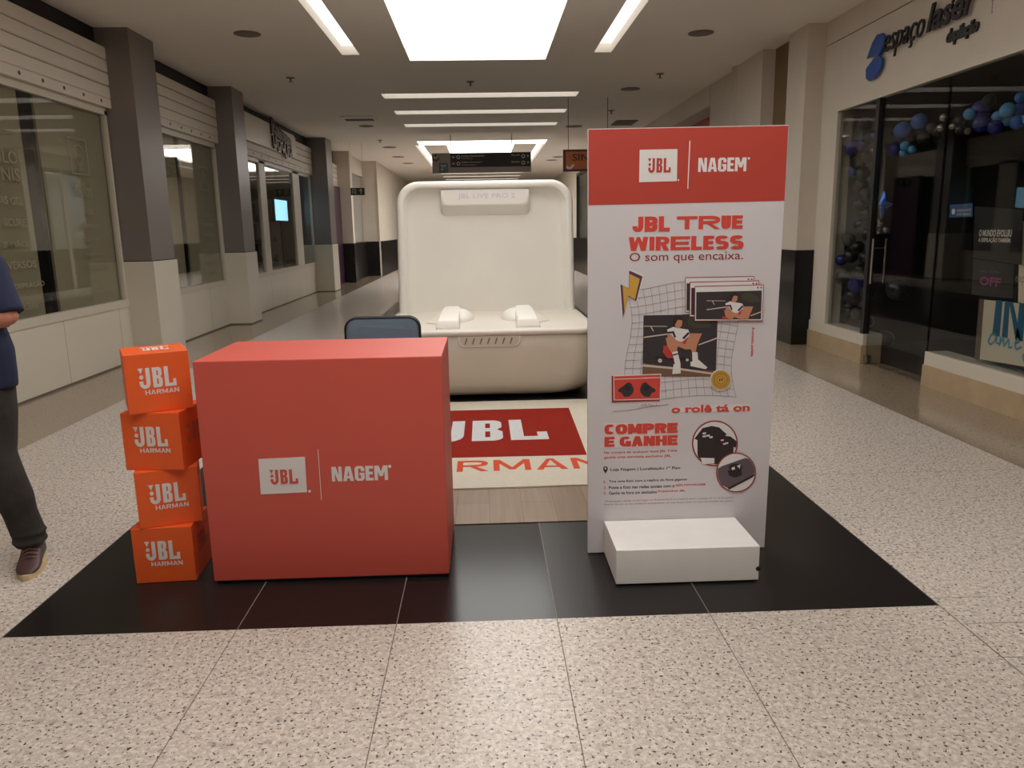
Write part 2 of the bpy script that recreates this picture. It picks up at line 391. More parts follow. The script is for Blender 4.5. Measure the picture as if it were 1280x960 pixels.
# ceiling: sheet with the light openings cut out of it
holes = []; lamps = []
def opening(x0, x1, y0, y1, m, depth, label, group): holes.append((x0, x1, y0, y1)); lamps.append((x0, x1, y0, y1, m, depth, label, group))
SKY = emit('luminous_ceiling', WARM, SKY_L); SKYF = emit('far_luminous_ceiling', WARM, SKY_L*1.6); SLIT = emit('slot_diffuser', WARM, SLIT_L)
where = {4.6: 'over the stand', 22.9: 'far down the corridor'}
for ya, yb in ((4.6, 11.72), (22.9, 31.62)):
    opening(-.98, .96, ya, yb, SKY if ya < 10 else SKYF, .05, 'large luminous ceiling panel ' + where[ya], None)
    opening(-1.87, -1.63, ya, yb-.42, SLIT, .12, 'long narrow light slot left of the luminous ceiling panel ' + where[ya], None)
    opening(1.6, 1.84, ya, yb-.42, SLIT, .12, 'long narrow light slot right of the luminous ceiling panel ' + where[ya], None)
opening(-1.74, 1.83, 21.9, 22.86, SKYF, .14, 'wide bright ceiling opening directly above the hanging direction sign', None)
for n, (ya, w) in enumerate(((14.4, 'nearest of the three cross slots beyond the big luminous panel'), (16.4, 'middle of the three cross slots beyond the big luminous panel'), (18.4, 'farthest of the three cross slots before the hanging sign'),
              (33.9, 'first'), (36.0, 'second'), (38.1, 'third'))):
    lab = w if len(w) > 8 else w + ' of the distant cross slots seen just above the white case lid'
    opening(-1.74, 1.78, ya, ya+.5, SLIT, .12, lab, 'cross light slots in the ceiling')
opening(-1.74, 1.83, .7, 3.2, SKY, .14, 'wide luminous ceiling opening overhead, in front of counter and banner', None)
for ya in (-5.6, -3.6): opening(-1.74, 1.78, ya, ya+.5, SLIT, .12, 'cross light slot in the ceiling behind the viewer', 'cross light slots behind the viewer')
xs = sorted({-9., 8.5} | {h[i] for h in holes for i in (0, 1)}); ys = sorted({Y0, Y1} | {h[i] for h in holes for i in (2, 3)})
cb = MB(); cv = [(x, y, CEIL) for y in ys for x in xs]; cf = []
for j in range(len(ys)-1):
    for i in range(len(xs)-1):
        mx, my = (xs[i]+xs[i+1])/2, (ys[j]+ys[j+1])/2
        if any(h[0] < mx < h[1] and h[2] < my < h[3] for h in holes): continue
        a = j*len(xs)+i; cf.append((a, a+len(xs), a+len(xs)+1, a+1))
cb.add(cv, cf, CEILM); struct(cb.build('ceiling'))
for x0, x1, y0, y1, m, d, lab, grp in lamps:
    t = T('ceiling_light', lab, 'ceiling light', ((x0+x1)/2, (y0+y1)/2, CEIL), grp)
    f = MB(); z0, z1 = CEIL, CEIL+d+.03
    for a, b, c, e in ((x0-.02, x0, y0-.02, y1+.02), (x1, x1+.02, y0-.02, y1+.02), (x0, x1, y0-.02, y0), (x0, x1, y1, y1+.02)): f.box(a, b, c, e, z0+.001, z1, CEILM)
    t.part('housing', f)
    t.part('diffuser', MB().box(x0, x1, y0, y1, CEIL+d, CEIL+d+.02, m))

# columns along the left side
def column(y0, y1, xf, i):
    b = MB(); b.box(XL-.3, xf+.02, y0-.02, y1+.02, 0, 1.235, WALLW)
    for z in (.004,): b.box(XL-.3, xf+.024, y0-.024, y1+.024, 0, .02, SEAMD)
    b.box(XL-.3, xf, y0, y1, 1.235, CEIL, GREYM)
    b.box(XL-.3, xf+.004, y0-.004, y1+.004, 1.232, 1.245, DARKM)
    struct(b.build('column'))
column(5.3, 6.05, -4.08, 0); column(9.74, 10.45, -4.08, 1); column(13.5, 14.12, -4.08, 2); column(20.7, 21.45, -3.98, 3)

# left shop fronts: low wall, dark gap under the ceiling, returns
wl = MB()
wl.box(XL-.2, XL, Y0, 5.3, 0, CEIL, WALLB)
for a, b in ((6.05, 9.74), (10.45, 13.5), (14.12, 20.7)):
    wl.box(XL-.2, XL, a, b, .02, .70, WALLW)
    wl.box(XL-.2, XL-.006, a, b, 0, .02, SEAMD)
    k = a + .9
    while k < b: wl.box(XL-.01, XL+.0006, k-.002, k+.002, .02, .70, SEAMD); k += 1.25
    wl.box(XL-.2, XL-.02, a, b, 3.0, 3.70, WALLB)
    wl.box(XL-.25, XL-.05, a, b, 3.70, CEIL, DARKM)
wl.box(XL-.25, XL-.05, 21.45, 24.2, 3.55, CEIL, DARKM); wl.box(XL-.2, XL-.02, 21.45, 24.2, 2.9, 3.55, WALLB)
wl.box(XL-.3, -3.98, 24.2, 24.55, 1.2, CEIL, WALLB); wl.box(XL-.3, -3.96, 24.18, 24.57, 0, 1.2, BLACK)
wl.box(XL-.3, -4.1, 24.55, 27.7, 0, 1.2, BLACK); wl.box(XL-.3, -4.12, 24.55, 27.7, 3.4, CEIL, WALLB); wl.box(XL-.3, -4.2, 24.55, 27.7, 1.2, 3.4, mat('grey_panel', (150, 146, 138), .35))
wl.box(XL-.3, -3.65, 27.7, Y1, 1.2, CEIL, WALLB); wl.box(XL-.3, -3.63, 27.68, Y1, 0, 1.2, BLACK)
wl.box(-3.66, -3.62, 27.66, 27.78, 0, CEIL, ALU)
struct(wl.build('wall_left'))
# rooms behind the left windows
rb = MB()
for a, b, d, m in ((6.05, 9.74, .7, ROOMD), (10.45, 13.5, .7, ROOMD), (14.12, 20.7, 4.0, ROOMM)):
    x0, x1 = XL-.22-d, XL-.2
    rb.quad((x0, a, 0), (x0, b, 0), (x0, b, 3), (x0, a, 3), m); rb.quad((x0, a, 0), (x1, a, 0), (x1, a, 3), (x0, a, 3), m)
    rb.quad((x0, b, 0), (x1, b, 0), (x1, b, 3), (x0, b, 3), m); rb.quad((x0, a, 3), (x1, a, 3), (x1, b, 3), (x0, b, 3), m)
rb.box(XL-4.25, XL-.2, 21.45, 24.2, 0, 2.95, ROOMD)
struct(rb.build('wall_left_interior'))

def window(n, bays, y0, y1, z0, z1, dark, fr=.05, mull=()):
    t = thing('window_%d' % n, 'white framed shop window', 'window', (XL, (y0+y1)/2, z0)); t['kind'] = 'structure'
    for k in ('label', 'category'): del t[k]
    o = Vector(t.location)
    def P(name, mb):
        mb.v = [tuple(Vector(v)-o) for v in mb.v]; return mb.build(name, t)
    f = MB(); f.box(XL-.06, XL+.012, y0, y1, z0-.06, z0+.03, ALU); f.box(XL-.06, XL, y0, y1, z1-fr, z1+.04, ALU)
    f.box(XL-.06, XL, y0, y0+fr, z0, z1, ALU); f.box(XL-.06, XL, y1-fr, y1, z0, z1, ALU)
    for a, b in mull: f.box(XL-.06, XL, a, b, z0, z1, ALU)
    P('window_frame', f)
    e = [y0+fr] + [v for m in mull for v in m] + [y1-fr]
    for i in range(0, len(e), 2): P('pane', MB().box(XL-.04, XL-.03, e[i], e[i+1], z0+.03, z1-fr, GLASS))
    if dark:
        d0, d1 = dark; b = MB()
        b.box(XL-.1, XL-.075, y0+.02, d0, z0, z1, BOARD); b.box(XL-.1, XL-.075, d1, y1-.02, z0, z1, BOARD)
        P('blanking_board', b)
    return t, P
t, P = window(1, 1, 6.05, 9.72, .75, 3.0, (8.03, 8.32))
M = left(XL-.029); lt = MB()
for i, (s, a, b) in enumerate((('CORTE', 9.02, 9.2), ('PENTEADO', 8.86, 9.32), ('TINTURA', 8.92, 9.26), ('HIDRATACAO', 8.92, 9.36), ('MAQUIAGEM', 8.94, 9.38), ('PEELING', 9.06, 9.24), ('DESIGN DE SOBRANCELHA', 8.94, 9.46))):
    text(lt, s.replace('CAO', '\u00c7\u00c3O'), (a, b, 1.79-.155*i, 1.845-.155*i), M, PAPERT, .01)
text(lt, 'Estilos', (8.83, 9.2, 1.98, 2.14), M, PAPERT)
for i, (s, a, b) in enumerate((('UNHAS GEL', 7.2, 7.82), ('MANICURE', 7.25, 7.82), ('P\u00c9S E M\u00c3OS', 7.2, 7.86), ('DIVERSOS', 7.3, 7.9), ('DEPILA\u00c7\u00c3O', 7.5, 8.0), ('CERA', 7.6, 7.84))):
    text(lt, s, (a, b, 1.86-.2*i, 1.93-.2*i), M, PAPERT, .01)
text(lt, 'ESTILO', (7.25, 7.83, 2.24, 2.36), M, PAPERT); text(lt, 'VINIS', (7.35, 7.83, 2.08, 2.2), M, PAPERT)
def stroke(mb, pts, r, M, m, w=.0): # flat line along pts in the plane
    for k, ((a, b), (c, d)) in enumerate(zip(pts, pts[1:])):
        l = math.hypot(c-a, d-b) or 1; nx, ny = -(d-b)/l*r, (c-a)/l*r
        mb.prism([(a+nx, b+ny), (a-nx, b-ny), (c-nx, d-ny), (c+nx, d+ny)], lambda u, v, q: M(u, v, q+w), .0005+.00003*(k % 4), m)
stroke(lt, [(8.83, 2.23), (8.81, 2.61), (9.19, 2.61), (9.2, 2.23), (8.83, 2.23)], .008, M, PAPERT)
fc = lambda pts: stroke(lt, [(9.01+u, 2.42+v) for u, v in pts], .005, M, PAPERT)
fc([(-.1, .02), (-.09, .09), (-.04, .12), (.04, .12), (.09, .09), (.1, .02), (.08, -.05), (.03, -.1), (-.03, -.1), (-.08, -.05), (-.1, .02)])
fc([(-.06, .0), (-.03, .03), (0, .0), (.03, .03), (.06, 0), (.04, -.06), (0, -.08), (-.04, -.06), (-.06, 0)]); fc([(-.02, .12), (-.03, .17), (.03, .17), (.02, .12)]); fc([(-.06, -.09), (-.1, -.16)]); fc([(.06, -.09), (.1, -.16)]); fc([(-.02, -.16), (0, -.12), (.04, -.14)])
P('window_lettering', lt)
t, P = window(2, 1, 10.45, 13.5, .75, 3.0, (11.9, 12.12))
M = left(XL-.029); lt = MB()
for i in range(7): text(lt, ('CORTE', 'PENTEADO', 'TINTURA', 'ESCOVA', 'MAQUIAGEM', 'PEELING', 'SOBRANCELHA')[i], (12.72-.03*(i % 3), 13.1+.05*(i % 2), 1.83-.155*i, 1.88-.155*i), M, PAPERT, .01)
stroke(lt, [(12.72, 2.25), (12.7, 2.6), (13.1, 2.6), (13.12, 2.25), (12.72, 2.25)], .007, M, PAPERT); stroke(lt, [(12.75, 2.3), (12.9, 2.55), (13.05, 2.35), (12.85, 2.4), (13.0, 2.5)], .006, M, PAPERT)
P('window_lettering', lt)
window(3, 3, 14.12, 20.7, .75, 2.98, None, .05, ((16.0, 16.42), (18.75, 19.4)))

# right side
XC = 4.0
wr = MB()
wr.box(XR, XR+.2, Y0, 9.85, 3.66, CEIL, WALLB); wr.box(XR, XR+.2, Y0, 9.85, 2.9, 3.65, WALLB); wr.box(XR+.006, XR+.2, Y0, 9.85, 3.645, 3.665, DARKM)
wr.box(XR, XR+.2, 9.42, 9.85, 0, 2.9, WALLB)
wr.box(XR, XR+.2, Y0, 3.0, 0, 2.9, WALLB)
stone = mat('beige_stone', (176, 154, 122), .35, noise=.08, nscale=5)
for a, b in ((8.36, 9.82), (3.0, 7.14)):
    wr.box(XR-.03, XR+.2, a, b, 0, .205, stone); wr.box(XR-.015, XR+.2, a, b, .205, .33, ALU)
struct(wr.build('wall_right'))
cr = MB(); cr.box(XC, 4.6, 9.83, 10.42, 1.22, CEIL, WALLB); cr.box(XC-.012, 4.6, 9.815, 10.435, 0, 1.22, BLACKG); struct(cr.build('column'))
wf = MB(); brown = mat('brown_wood_panel', (120, 98, 66), .5)
wf.box(4.12, 4.6, 10.42, 11.2, 0, CEIL, brown)
wf.box(3.94, 4.6, 11.2, 12.3, 0, CEIL, WALLB); wf.box(3.9, 4.6, 12.3, 12.42, 0, CEIL, WALLB); wf.box(4.0, 4.6, 12.42, 13.9, 0, CEIL, WALLB)
wf.box(3.98, 4.6, 13.9, 22, 3.58, CEIL, WALLB); wf.box(4.45, 4.6, 13.9, 22, 0, 3.58, mat('grey_shop_front', (126, 116, 106), .5))
wf.box(3.55, 4.6, 22, Y1, 3.5, CEIL, WALLB); wf.box(3.55, 4.6, 29.2, Y1, 1.18, 3.5, WALLB); wf.box(3.53, 4.6, 22, Y1, 0, 1.18, BLACK); wf.box(3.55, 4.6, 22, 23.0, 1.18, 3.5, WALLB)
wf.box(3.50, 3.56, 23.9, 24.05, 0, 3.5, ALU)
struct(wf.build('wall_right_far'))
we = MB(); we.box(-4.5, 4.6, Y1, Y1+.2, 0, CEIL, WALLB); we.box(-9, 8.5, Y0-.2, Y0, 0, CEIL, WALLB); struct(we.build('wall_end'))
# dark room behind the glass on the right
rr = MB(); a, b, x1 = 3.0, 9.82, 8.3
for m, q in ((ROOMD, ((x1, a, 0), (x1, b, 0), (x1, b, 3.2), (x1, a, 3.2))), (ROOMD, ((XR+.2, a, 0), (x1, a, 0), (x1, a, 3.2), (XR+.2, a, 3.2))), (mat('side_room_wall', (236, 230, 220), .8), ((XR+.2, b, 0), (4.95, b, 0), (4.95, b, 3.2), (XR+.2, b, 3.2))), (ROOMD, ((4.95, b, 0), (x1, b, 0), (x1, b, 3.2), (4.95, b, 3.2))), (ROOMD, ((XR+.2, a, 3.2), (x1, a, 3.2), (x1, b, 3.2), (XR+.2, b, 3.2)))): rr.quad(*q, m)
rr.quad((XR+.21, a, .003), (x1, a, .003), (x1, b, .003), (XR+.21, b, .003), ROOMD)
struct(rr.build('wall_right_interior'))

def rwin(name, y0, y1, z0, z1, fr):
    t = bpy.data.objects.new(name, None); COL.objects.link(t); t.location = (XR, (y0+y1)/2, z0); t['kind'] = 'structure'; o = Vector(t.location)
    def P(nm, mb, par=None):
        mb.v = [tuple(Vector(v)-o) for v in mb.v]; return mb.build(nm, par or t)
    f = MB(); f.box(XR-.02, XR+.06, y0, y1, z1-.06, z1+.02, ALU)
    for q in fr: f.box(XR-.012, XR+.06, q[0], q[1], z0, z1, q[2])
    P('window_frame', f); P('pane', MB().box(XR+.02, XR+.03, y0+.03, y1-.01, z0, z1-.06, GLASSD)); return P
rwin('window_4', 8.44, 9.42, .33, 2.9, ((9.36, 9.42, ALU),))
rwin('window_5', 3.0, 7.16, .33, 2.9, ((3.0, 3.05, ALU),))
P = rwin('door_1', 7.16, 8.44, .02, 2.9, ((8.38, 8.45, BLKPL),))
h = MB()
for y in (8.22,):
    for x in (XR-.05, XR+.09): h.tube([(x, y, .9), (x, y, 1.38)], .014, CHROME)
    for z in (1.0, 1.28): h.tube([(XR-.05, y, z), (XR+.09, y, z)], .008, CHROME, 8)
P('door_handle', h)
hb = MB(); hb.box(XR, XR+.05, 8.28, 8.37, .02, .1, CHROME); P('pivot', hb)
# far right shop windows
t = bpy.data.objects.new('window_6', None); COL.objects.link(t); t['kind'] = 'structure'
f = MB()
for a in (23.0, 26.0, 29.1): f.box(3.5, 3.6, a, a+.12, 1.18, 3.5, BLKPL)
f.box(3.5, 3.6, 23, 29.2, 3.4, 3.5, BLKPL); f.build('window_frame', t)
MB().box(3.54, 3.55, 23.1, 29.1, 1.18, 3.4, GLASS).build('pane', t)
f = MB(); f.quad((4.5, 23, 1), (4.5, 29.2, 1), (4.5, 29.2, 3.5), (4.5, 23, 3.5), emit('glowing_room_wall', (1, .95, .88), .16)); struct(f.build('wall_far_interior'))  # emission on the back wall stands in for the shop's interior lighting

# ================================================================== OBJECTS
# ---- red counter
CY, CX0, CX1, CH = 3.27, -1.25, -.19, 1.02
t = T('promotion_counter', 'plain red box counter with white square logo and shop name on its front', 'counter', ((CX0+CX1)/2, 3.56, 0))
b = MB(); b.rbox(CX0, CX1, CY, 3.87, .014, CH, .004, RED, 2, False); t.part('body', b)
t.part('base', MB().box(CX0+.012, CX1-.012, CY+.012, 3.858, 0, .014, BLKPL), label='dark recessed base under the red counter')
M = front(CY)
k = t.part('logo_tile', MB().prism([(-1.006, .582), (-.804, .586), (-.806, .424), (-1.008, .42)][::-1], M, .0015, WHITE))
g = MB(); logo(g, (-.962, -.84, .466, .532), lambda u, v, w: M(u, v, w+.0016), RED); t.part('logo_lettering', g)
t.part('divider', MB().prism([(-.746, .386), (-.7435, .386), (-.7435, .62), (-.746, .62)], M, .0012, WHITE))
g = MB(); heavy(g, 'NAGEM', (-.692, -.446, .47, .537), M, WHITE); t.part('shop_lettering', g)
for q in ((-.436, .532, .007), (-.794, .428, .006)): t.part('registered_mark', MB().prism(circ(*q, 12), M, .0012, WHITE))

# ---- four orange cubes
CS = .262
def cube(fl, rz, z, label, side=False, top=False, tilt=0):
    o = thing('cardboard_cube', label, 'box', (fl[0], fl[1], z), math.radians(rz), 'stacked orange cubes')
    b = MB(); b.rbox(0, CS, 0, CS, .0005, CS, .0025, ORANGE, 2, False); b.build('box', o)
    M = front(0)
    g = MB(); logo(g, (CS*.2, CS*.77, CS*.42, CS*.76), M, WHITE); block(g, 'HARMAN', (CS*.28, CS*.8, CS*.31, CS*.385), M, WHITE, 96, 22, 15, 16, .001); g.build('front_lettering', o)
    if side:
        g = MB(); Ms = lambda u, v, w: (CS+w, u, v); logo(g, (CS*.25, CS*.8, CS*.42, CS*.74), Ms, mat('dark_orange_print', (196, 96, 62), .5)); c = g.build('side_lettering', o); c['label'] = 'darker tone lettering'
    if top:
        g = MB(); Mt = lambda u, v, w: (u, v, CS+w); logo(g, (CS*.32, CS*.74, CS*.36, CS*.66), Mt, WHITE); block(g, 'HARMAN', (CS*.3, CS*.76, CS*.7, CS*.78), Mt, WHITE, 96, 22, 15, 16, .001); g.build('top_lettering', o)
    return o
cube((-1.608, 3.3), 4, 0, 'bottom orange cube with white lettering standing on the black floor', True)
p = atz(175, 662, CS); cube(p, 19, CS, 'second orange cube from the floor, turned slightly left, on the bottom cube')
p = atz(158, 588, CS*2); cube(p, -4, CS*2, 'third orange cube from the floor, directly under the topmost cube', True)
p = atz(161.5, 519, CS*3); cube(p, 27, CS*3, 'topmost orange cube of the stack with white lettering on its lid', False, True)

# ---- promotional banner
BY = 3.47
def bq(px, py): p = aty(px, py, BY); return (p.x, p.z)
M = front(BY)
t = T('promotion_banner', 'tall white banner with red header and printed pictures behind low white box', 'banner', (.91, BY+.012, 0))
c4 = [(aty(735, 161, BY).x, aty(735, 161, BY).z), (aty(986, 156, BY).x, aty(986, 156, BY).z), (aty(955.5, 681, BY).x, .006), (aty(735, 690, BY).x, .006)]
b = MB(); b.prism(c4[::-1], lambda u, v, w: (u, BY+.022-w, v), .022, BANW); t.part('panel', b)
t.part('foot', MB().box(c4[3][0]+.05, c4[2][0]-.05, BY+.004, BY+.03, 0, .04, BLKPL))
LIFT = .0006
def pp(mb, pts, m, l=1, h=.0004):
    mb.prism([bq(*p) for p in pts], lambda u, v, w: M(u, v, w+l*LIFT), h, m)
def bt(mb, s, x0, y0, x1, y1, m, bold=0., l=1, **k):
    a, c = bq(x0, y0), bq(x1, y1); text(mb, s, (a[0], c[0], c[1], a[1]), lambda u, v, w: M(u, v, w+l*LIFT), m, bold, **k)
hd = MB(); pp(hd, [(735.6, 162), (985.5, 157), (980.4, 251), (735.6, 256.5)], BANR); t.part('header', hd)
g = MB(); pp(g, [(799.5, 187.3), (846.8, 186.3), (846, 226.4), (798.8, 227.8)], WHITE, 2); t.part('logo_tile', g)
g = MB(); a, c = bq(810, 198), bq(838, 215.5); logo(g, (a[0], c[0], c[1], a[1]), lambda u, v, w: M(u, v, w+3*LIFT), BANR, .0004); t.part('logo_lettering', g)
for q in ((848, 225, 1), (936, 198, 1.5)): g = MB(); pp(g, circ(*q, 10), WHITE, 2); t.part('registered_mark', g)
g = MB(); pp(g, [(861.6, 176), (863, 176), (860.2, 236), (859, 236)], WHITE, 2); t.part('divider', g)
g = MB(); a, c = bq(873, 197.5), bq(932.5, 214); heavy(g, 'NAGEM', (a[0], c[0], c[1], a[1]), lambda u, v, w: M(u, v, w+2*LIFT), WHITE, .0004); t.part('shop_lettering', g)
def bk(mb, s, x0, y0, x1, y1, m, l=1, **k):
    a, c = bq(x0, y0), bq(x1, y1); block(mb, s, (a[0], c[0], c[1], a[1]), lambda u, v, w: M(u, v, w+l*LIFT), m, **k)
for w, q, k in (('JBL', (790.5, 271, 837, 289), dict(wd=76, t=30, h=24)), ('TRUE', (846, 270.5, 928, 285.5), dict(wd=100, t=30, h=24, widths=(1.35, 1.4, .62, .7))), ('WIRELESS', (786, 296.5, 929, 311), dict(wd=80, t=28, h=22, widths=(1.35, .4, .95, 1.35, .75, .75, .95, .95)))):
    g = MB(); bk(g, w, *q, REDP, **k); t.part('title_lettering', g)
g = MB(); bt(g, 'O som que encaixa.', 787, 316, 928.5, 327.5, DREDP, .004); t.part('tagline_lettering', g)
# printed wavy grid
g = MB(); ink = mat('grey_print', (120, 108, 112), .6)
z2 = lambda x, y: (740+x/5.3333, 320+y/5.3333)
z3 = lambda x, y: (730+x/5.3333, 460+y/5.3333)
def wire(mb, pts, r, m, l=1):
    stroke(mb, [bq(*p) for p in pts], r, lambda u, v, w: M(u, v, w+l*LIFT), m)
def gp(u, v):   # unit square warped like the net on the print
    x = 235+u*(960-235)+25*math.sin(v*6.3)*(.3+.7*abs(u-.5)*2)+(u-.5)*-20*math.sin(v*3.1)
    y = 210+v*(945-210)-55*math.sin(u*3.14)*(1-v)*.6+40*math.sin(u*5+1)*.4+ (30*(.5-u) if v < .3 else 0)
    return z2(x, y)
for i in range(15): wire(g, [gp(i/14, k/12) for k in range(13)], .0006, ink)
for j in range(15): wire(g, [gp(k/12, j/14) for k in range(13)], .0006, ink)
wire(g, [z3(190, 290), z3(300, 282), z3(420, 262), z3(560, 243)], .0007, ink)
t.part('net_print', g)
# lightning bolt
g = MB(); bolt = [(248, 102), (332, 140), (292, 298), (240, 268), (208, 408), (192, 190), (245, 215)]
cx, cy = 255, 235
def grow(p, k): return [(cx+(x-cx)*k+(0), cy+(y-cy)*(1+(k-1)*.7)) for x, y in p]
pp(g, [z2(*q) for q in grow(bolt, 1.2)], WHITE, 2); pp(g, [z2(*q) for q in grow(bolt, 1.06)], mat('purple_print', (96, 48, 76), .6), 3); pp(g, [z2(*q) for q in grow(bolt, .82)], mat('yellow_print', (206, 160, 70), .6), 4)
t.part('lightning_print', g)
# picture of a seated skater
SKIN = mat('skin_print', (196, 134, 104), .6); NIGHT = mat('dark_picture_print', (56, 48, 52), .6); HAIRP = mat('hair_print', (44, 30, 28), .6); EARTH = mat('brown_picture_print', (120, 88, 66), .6); LEAFP = mat('green_picture_print', (66, 68, 48), .6); LINEP = mat('pale_line_print', (206, 190, 176), .6); SHORT = mat('red_shorts_print', (190, 58, 56), .6); NAVYP = mat('navy_print', (50, 44, 62), .6)
def figure(mb, f, l, legs=True):
    P = lambda pts, m, q=0: pp(mb, [f(*p) for p in pts], m, l+q*.6, .0003)
    P([(640, 410), (700, 402), (780, 440), (790, 475), (700, 480), (640, 460)], LEAFP)
    P([(345, 465), (500, 467), (500, 471), (345, 470)], LINEP); P([(345, 538), (520, 514), (520, 522), (345, 546)], LINEP); P([(710, 588), (832, 543), (832, 552), (710, 596)], LINEP); P([(385, 465), (392, 465), (412, 500), (405, 500)], LINEP)
    if legs:
        P([(338, 712), (600, 755), (825, 765), (823, 803), (337, 803)], EARTH); P([(338, 722), (560, 742), (800, 778), (800, 790), (560, 756), (338, 736)], LINEP, 1)
        P([(420, 668), (650, 680), (650, 694), (420, 684)], HAIRP, 1); P(circ(453, 697, 14, 12), LINEP, 2); P(circ(634, 692, 10, 12), LINEP, 2)
    P([(478, 595), (545, 610), (545, 680), (500, 680), (472, 640)], SHORT, 2); P([(580, 570), (640, 545), (640, 600), (590, 610)], SHORT, 2)
    P([(500, 490), (540, 472), (600, 484), (640, 490), (655, 525), (600, 572), (560, 565), (508, 540)], WHITE, 3)
    P([(500, 505), (545, 500), (560, 540), (548, 545), (535, 515), (503, 518)], NAVYP, 4); P([(600, 545), (640, 505), (650, 515), (612, 556)], NAVYP, 4)
    P([(490, 545), (520, 540), (570, 605), (560, 650), (535, 652), (500, 600)], SKIN, 5); P([(612, 610), (650, 515), (732, 515), (700, 590), (690, 642), (665, 642), (650, 600)], SKIN, 5)
    P([(500, 520), (525, 520), (560, 560), (650, 600), (660, 622), (620, 622), (540, 590), (505, 555)], SKIN, 6)
    P([(548, 455), (552, 420), (580, 410), (600, 430), (598, 462), (580, 482), (560, 478)], SKIN, 6); P([(532, 460), (540, 410), (570, 396), (602, 408), (600, 428), (570, 424), (556, 450), (545, 470)], HAIRP, 7)
    if legs:
        P([(532, 642), (568, 632), (588, 715), (552, 720)], WHITE, 7); P([(666, 640), (702, 640), (706, 700), (668, 706)], WHITE, 7); P([(536, 655), (570, 646), (572, 654), (538, 664)], NAVYP, 8)
        P([(542, 720), (588, 712), (590, 782), (533, 786)], WHITE, 8); P([(655, 705), (708, 690), (768, 742), (755, 754), (655, 732)], WHITE, 8)
g = MB(); pp(g, [z2(343, 396), z2(838, 386), z2(824, 800), z2(336, 804)], NIGHT, 2); figure(g, z2, 3); t.part('skater_picture', g)
# stacked picture windows
g = MB()
for i, (x, y) in enumerate(((0, 0), (30, 30), (62, 58))):
    x1 = 1082+30*i
    pp(g, [z2(620+x, 142+y), z2(x1, 134+y*.95), z2(x1-8, 375+y), z2(618+x, 375+y)], DREDP, 3+i*4); pp(g, [z2(624+x, 148+y), z2(x1-4, 139+y*.95), z2(x1-12, 370+y), z2(622+x, 371+y)], WHITE, 4+i*4)
    pp(g, [z2(630+x, 182+y), z2(x1-14, 174+y*.95), z2(x1-20, 362+y), z2(628+x, 363+y)], NIGHT, 5+i*4)
    for q in (0, 22): pp(g, circ(*z2(x1-40+q, 155+y*.95), 1.1, 8), DREDP, 5+i*4)
figure(g, lambda x, y: z2(945+(x-575)*.8, 275+(min(y, 620)-440)*.8), 14, False)
t.part('window_pictures', g)
# card with two earphones
g = MB(); pp(g, [z2(130, 800), z2(455, 786), z2(452, 965), z2(132, 976)], DREDP, 3); pp(g, [z2(142, 796), z2(460, 784), z2(456, 955), z2(144, 962)], WHITE, 4); pp(g, [z2(147, 802), z2(455, 790), z2(453, 806), z2(147, 818)], REDP, 5); pp(g, [z2(147, 824), z2(455, 812), z2(450, 948), z2(150, 956)], REDP, 5)
gr = mat('charcoal_print', (52, 52, 56), .5)
for s in (1, -1):
    f = lambda x, y: z2(298-s*x, y)
    pp(g, [f(20, 885), f(35, 850), f(60, 840), f(95, 870), f(126, 890), f(122, 905), f(100, 912), f(85, 938), f(50, 936), f(24, 910)], gr, 6); pp(g, [f(40, 870), f(70, 860), f(85, 885), f(55, 905)], BLKP, 7)
pp(g, [z3(365, 236), z3(495, 232), z3(495, 246), z3(365, 252)], WHITE, 5); bt(g, 'LIVE PRO 2', *z3(380, 238), *z3(485, 247), DREDP, 0, 6)
t.part('earphone_picture', g)
# round badge
g = MB(); bx, by = z2(856, 825); gold = MATS['yellow_print']; br = mat('badge_brown_print', (150, 104, 48), .6)
n = 28; pp(g, [(bx+(13 if i % 2 else 14)*math.cos(i*math.pi/n), by+(13 if i % 2 else 14)*math.sin(i*math.pi/n)) for i in range(2*n)], WHITE, 8); pp(g, [(bx+(11.6 if i % 2 else 12.8)*math.cos(i*math.pi/n), by+(11.6 if i % 2 else 12.8)*math.sin(i*math.pi/n)) for i in range(2*n)], gold, 9)
for r in (8.2, 5.2): wire(g, [(bx+r*math.cos(i*.3), by+r*math.sin(i*.3)) for i in range(22)], .0016 if r > 8 else .001, br, 10)
for k in range(20):
    a = k*math.pi/10; pp(g, circ(bx+10*math.cos(a), by+10*math.sin(a), .7, 6), br, 10)
pp(g, [(bx-1.5, by-2), (bx-.3, by-2), (bx-1, by+1.5), (bx-2, by+1.5)], BLKP, 10); pp(g, [(bx+1.3, by-2.4), (bx+2.4, by-2.4), (bx+1.6, by+1.2), (bx+.6, by+1.2)], BLKP, 10)
t.part('badge_print', g)
g = MB(); a, c = z3(572, 262), z3(1112, 292); pp(g, [z3(575, 268), z3(700, 258), z3(860, 246), z3(1105, 240), z3(1108, 278), z3(860, 290), z3(580, 298)], WHITE, 1)
bt(g, 'o rol\u00ea t\u00e1 on', *z3(582, 250), *z3(1104, 287), REDP, .035, 3); t.part('slogan_lettering', g)
g = MB(); p0, p1 = bq(*z2(1060, 475)), bq(*z2(1078, 670)); Mv = lambda u, v, w: M(p0[0]+v, p0[1]-u, w+LIFT)
text(g, 'A conex\u00e3o perfeita', (0, p0[1]-p1[1], 0, p1[0]-p0[0]), Mv, REDP, .02); t.part('vertical_lettering', g)
g = MB(); hal = mat('halo_print', (232, 214, 212), .55)
for q in ((130, 362, 626, 450), (128, 445, 626, 532)): pp(g, [z3(q[0], q[1]+6), z3(q[2], q[1]), z3(q[2], q[3]-4), z3(q[0], q[3])], hal, 1)
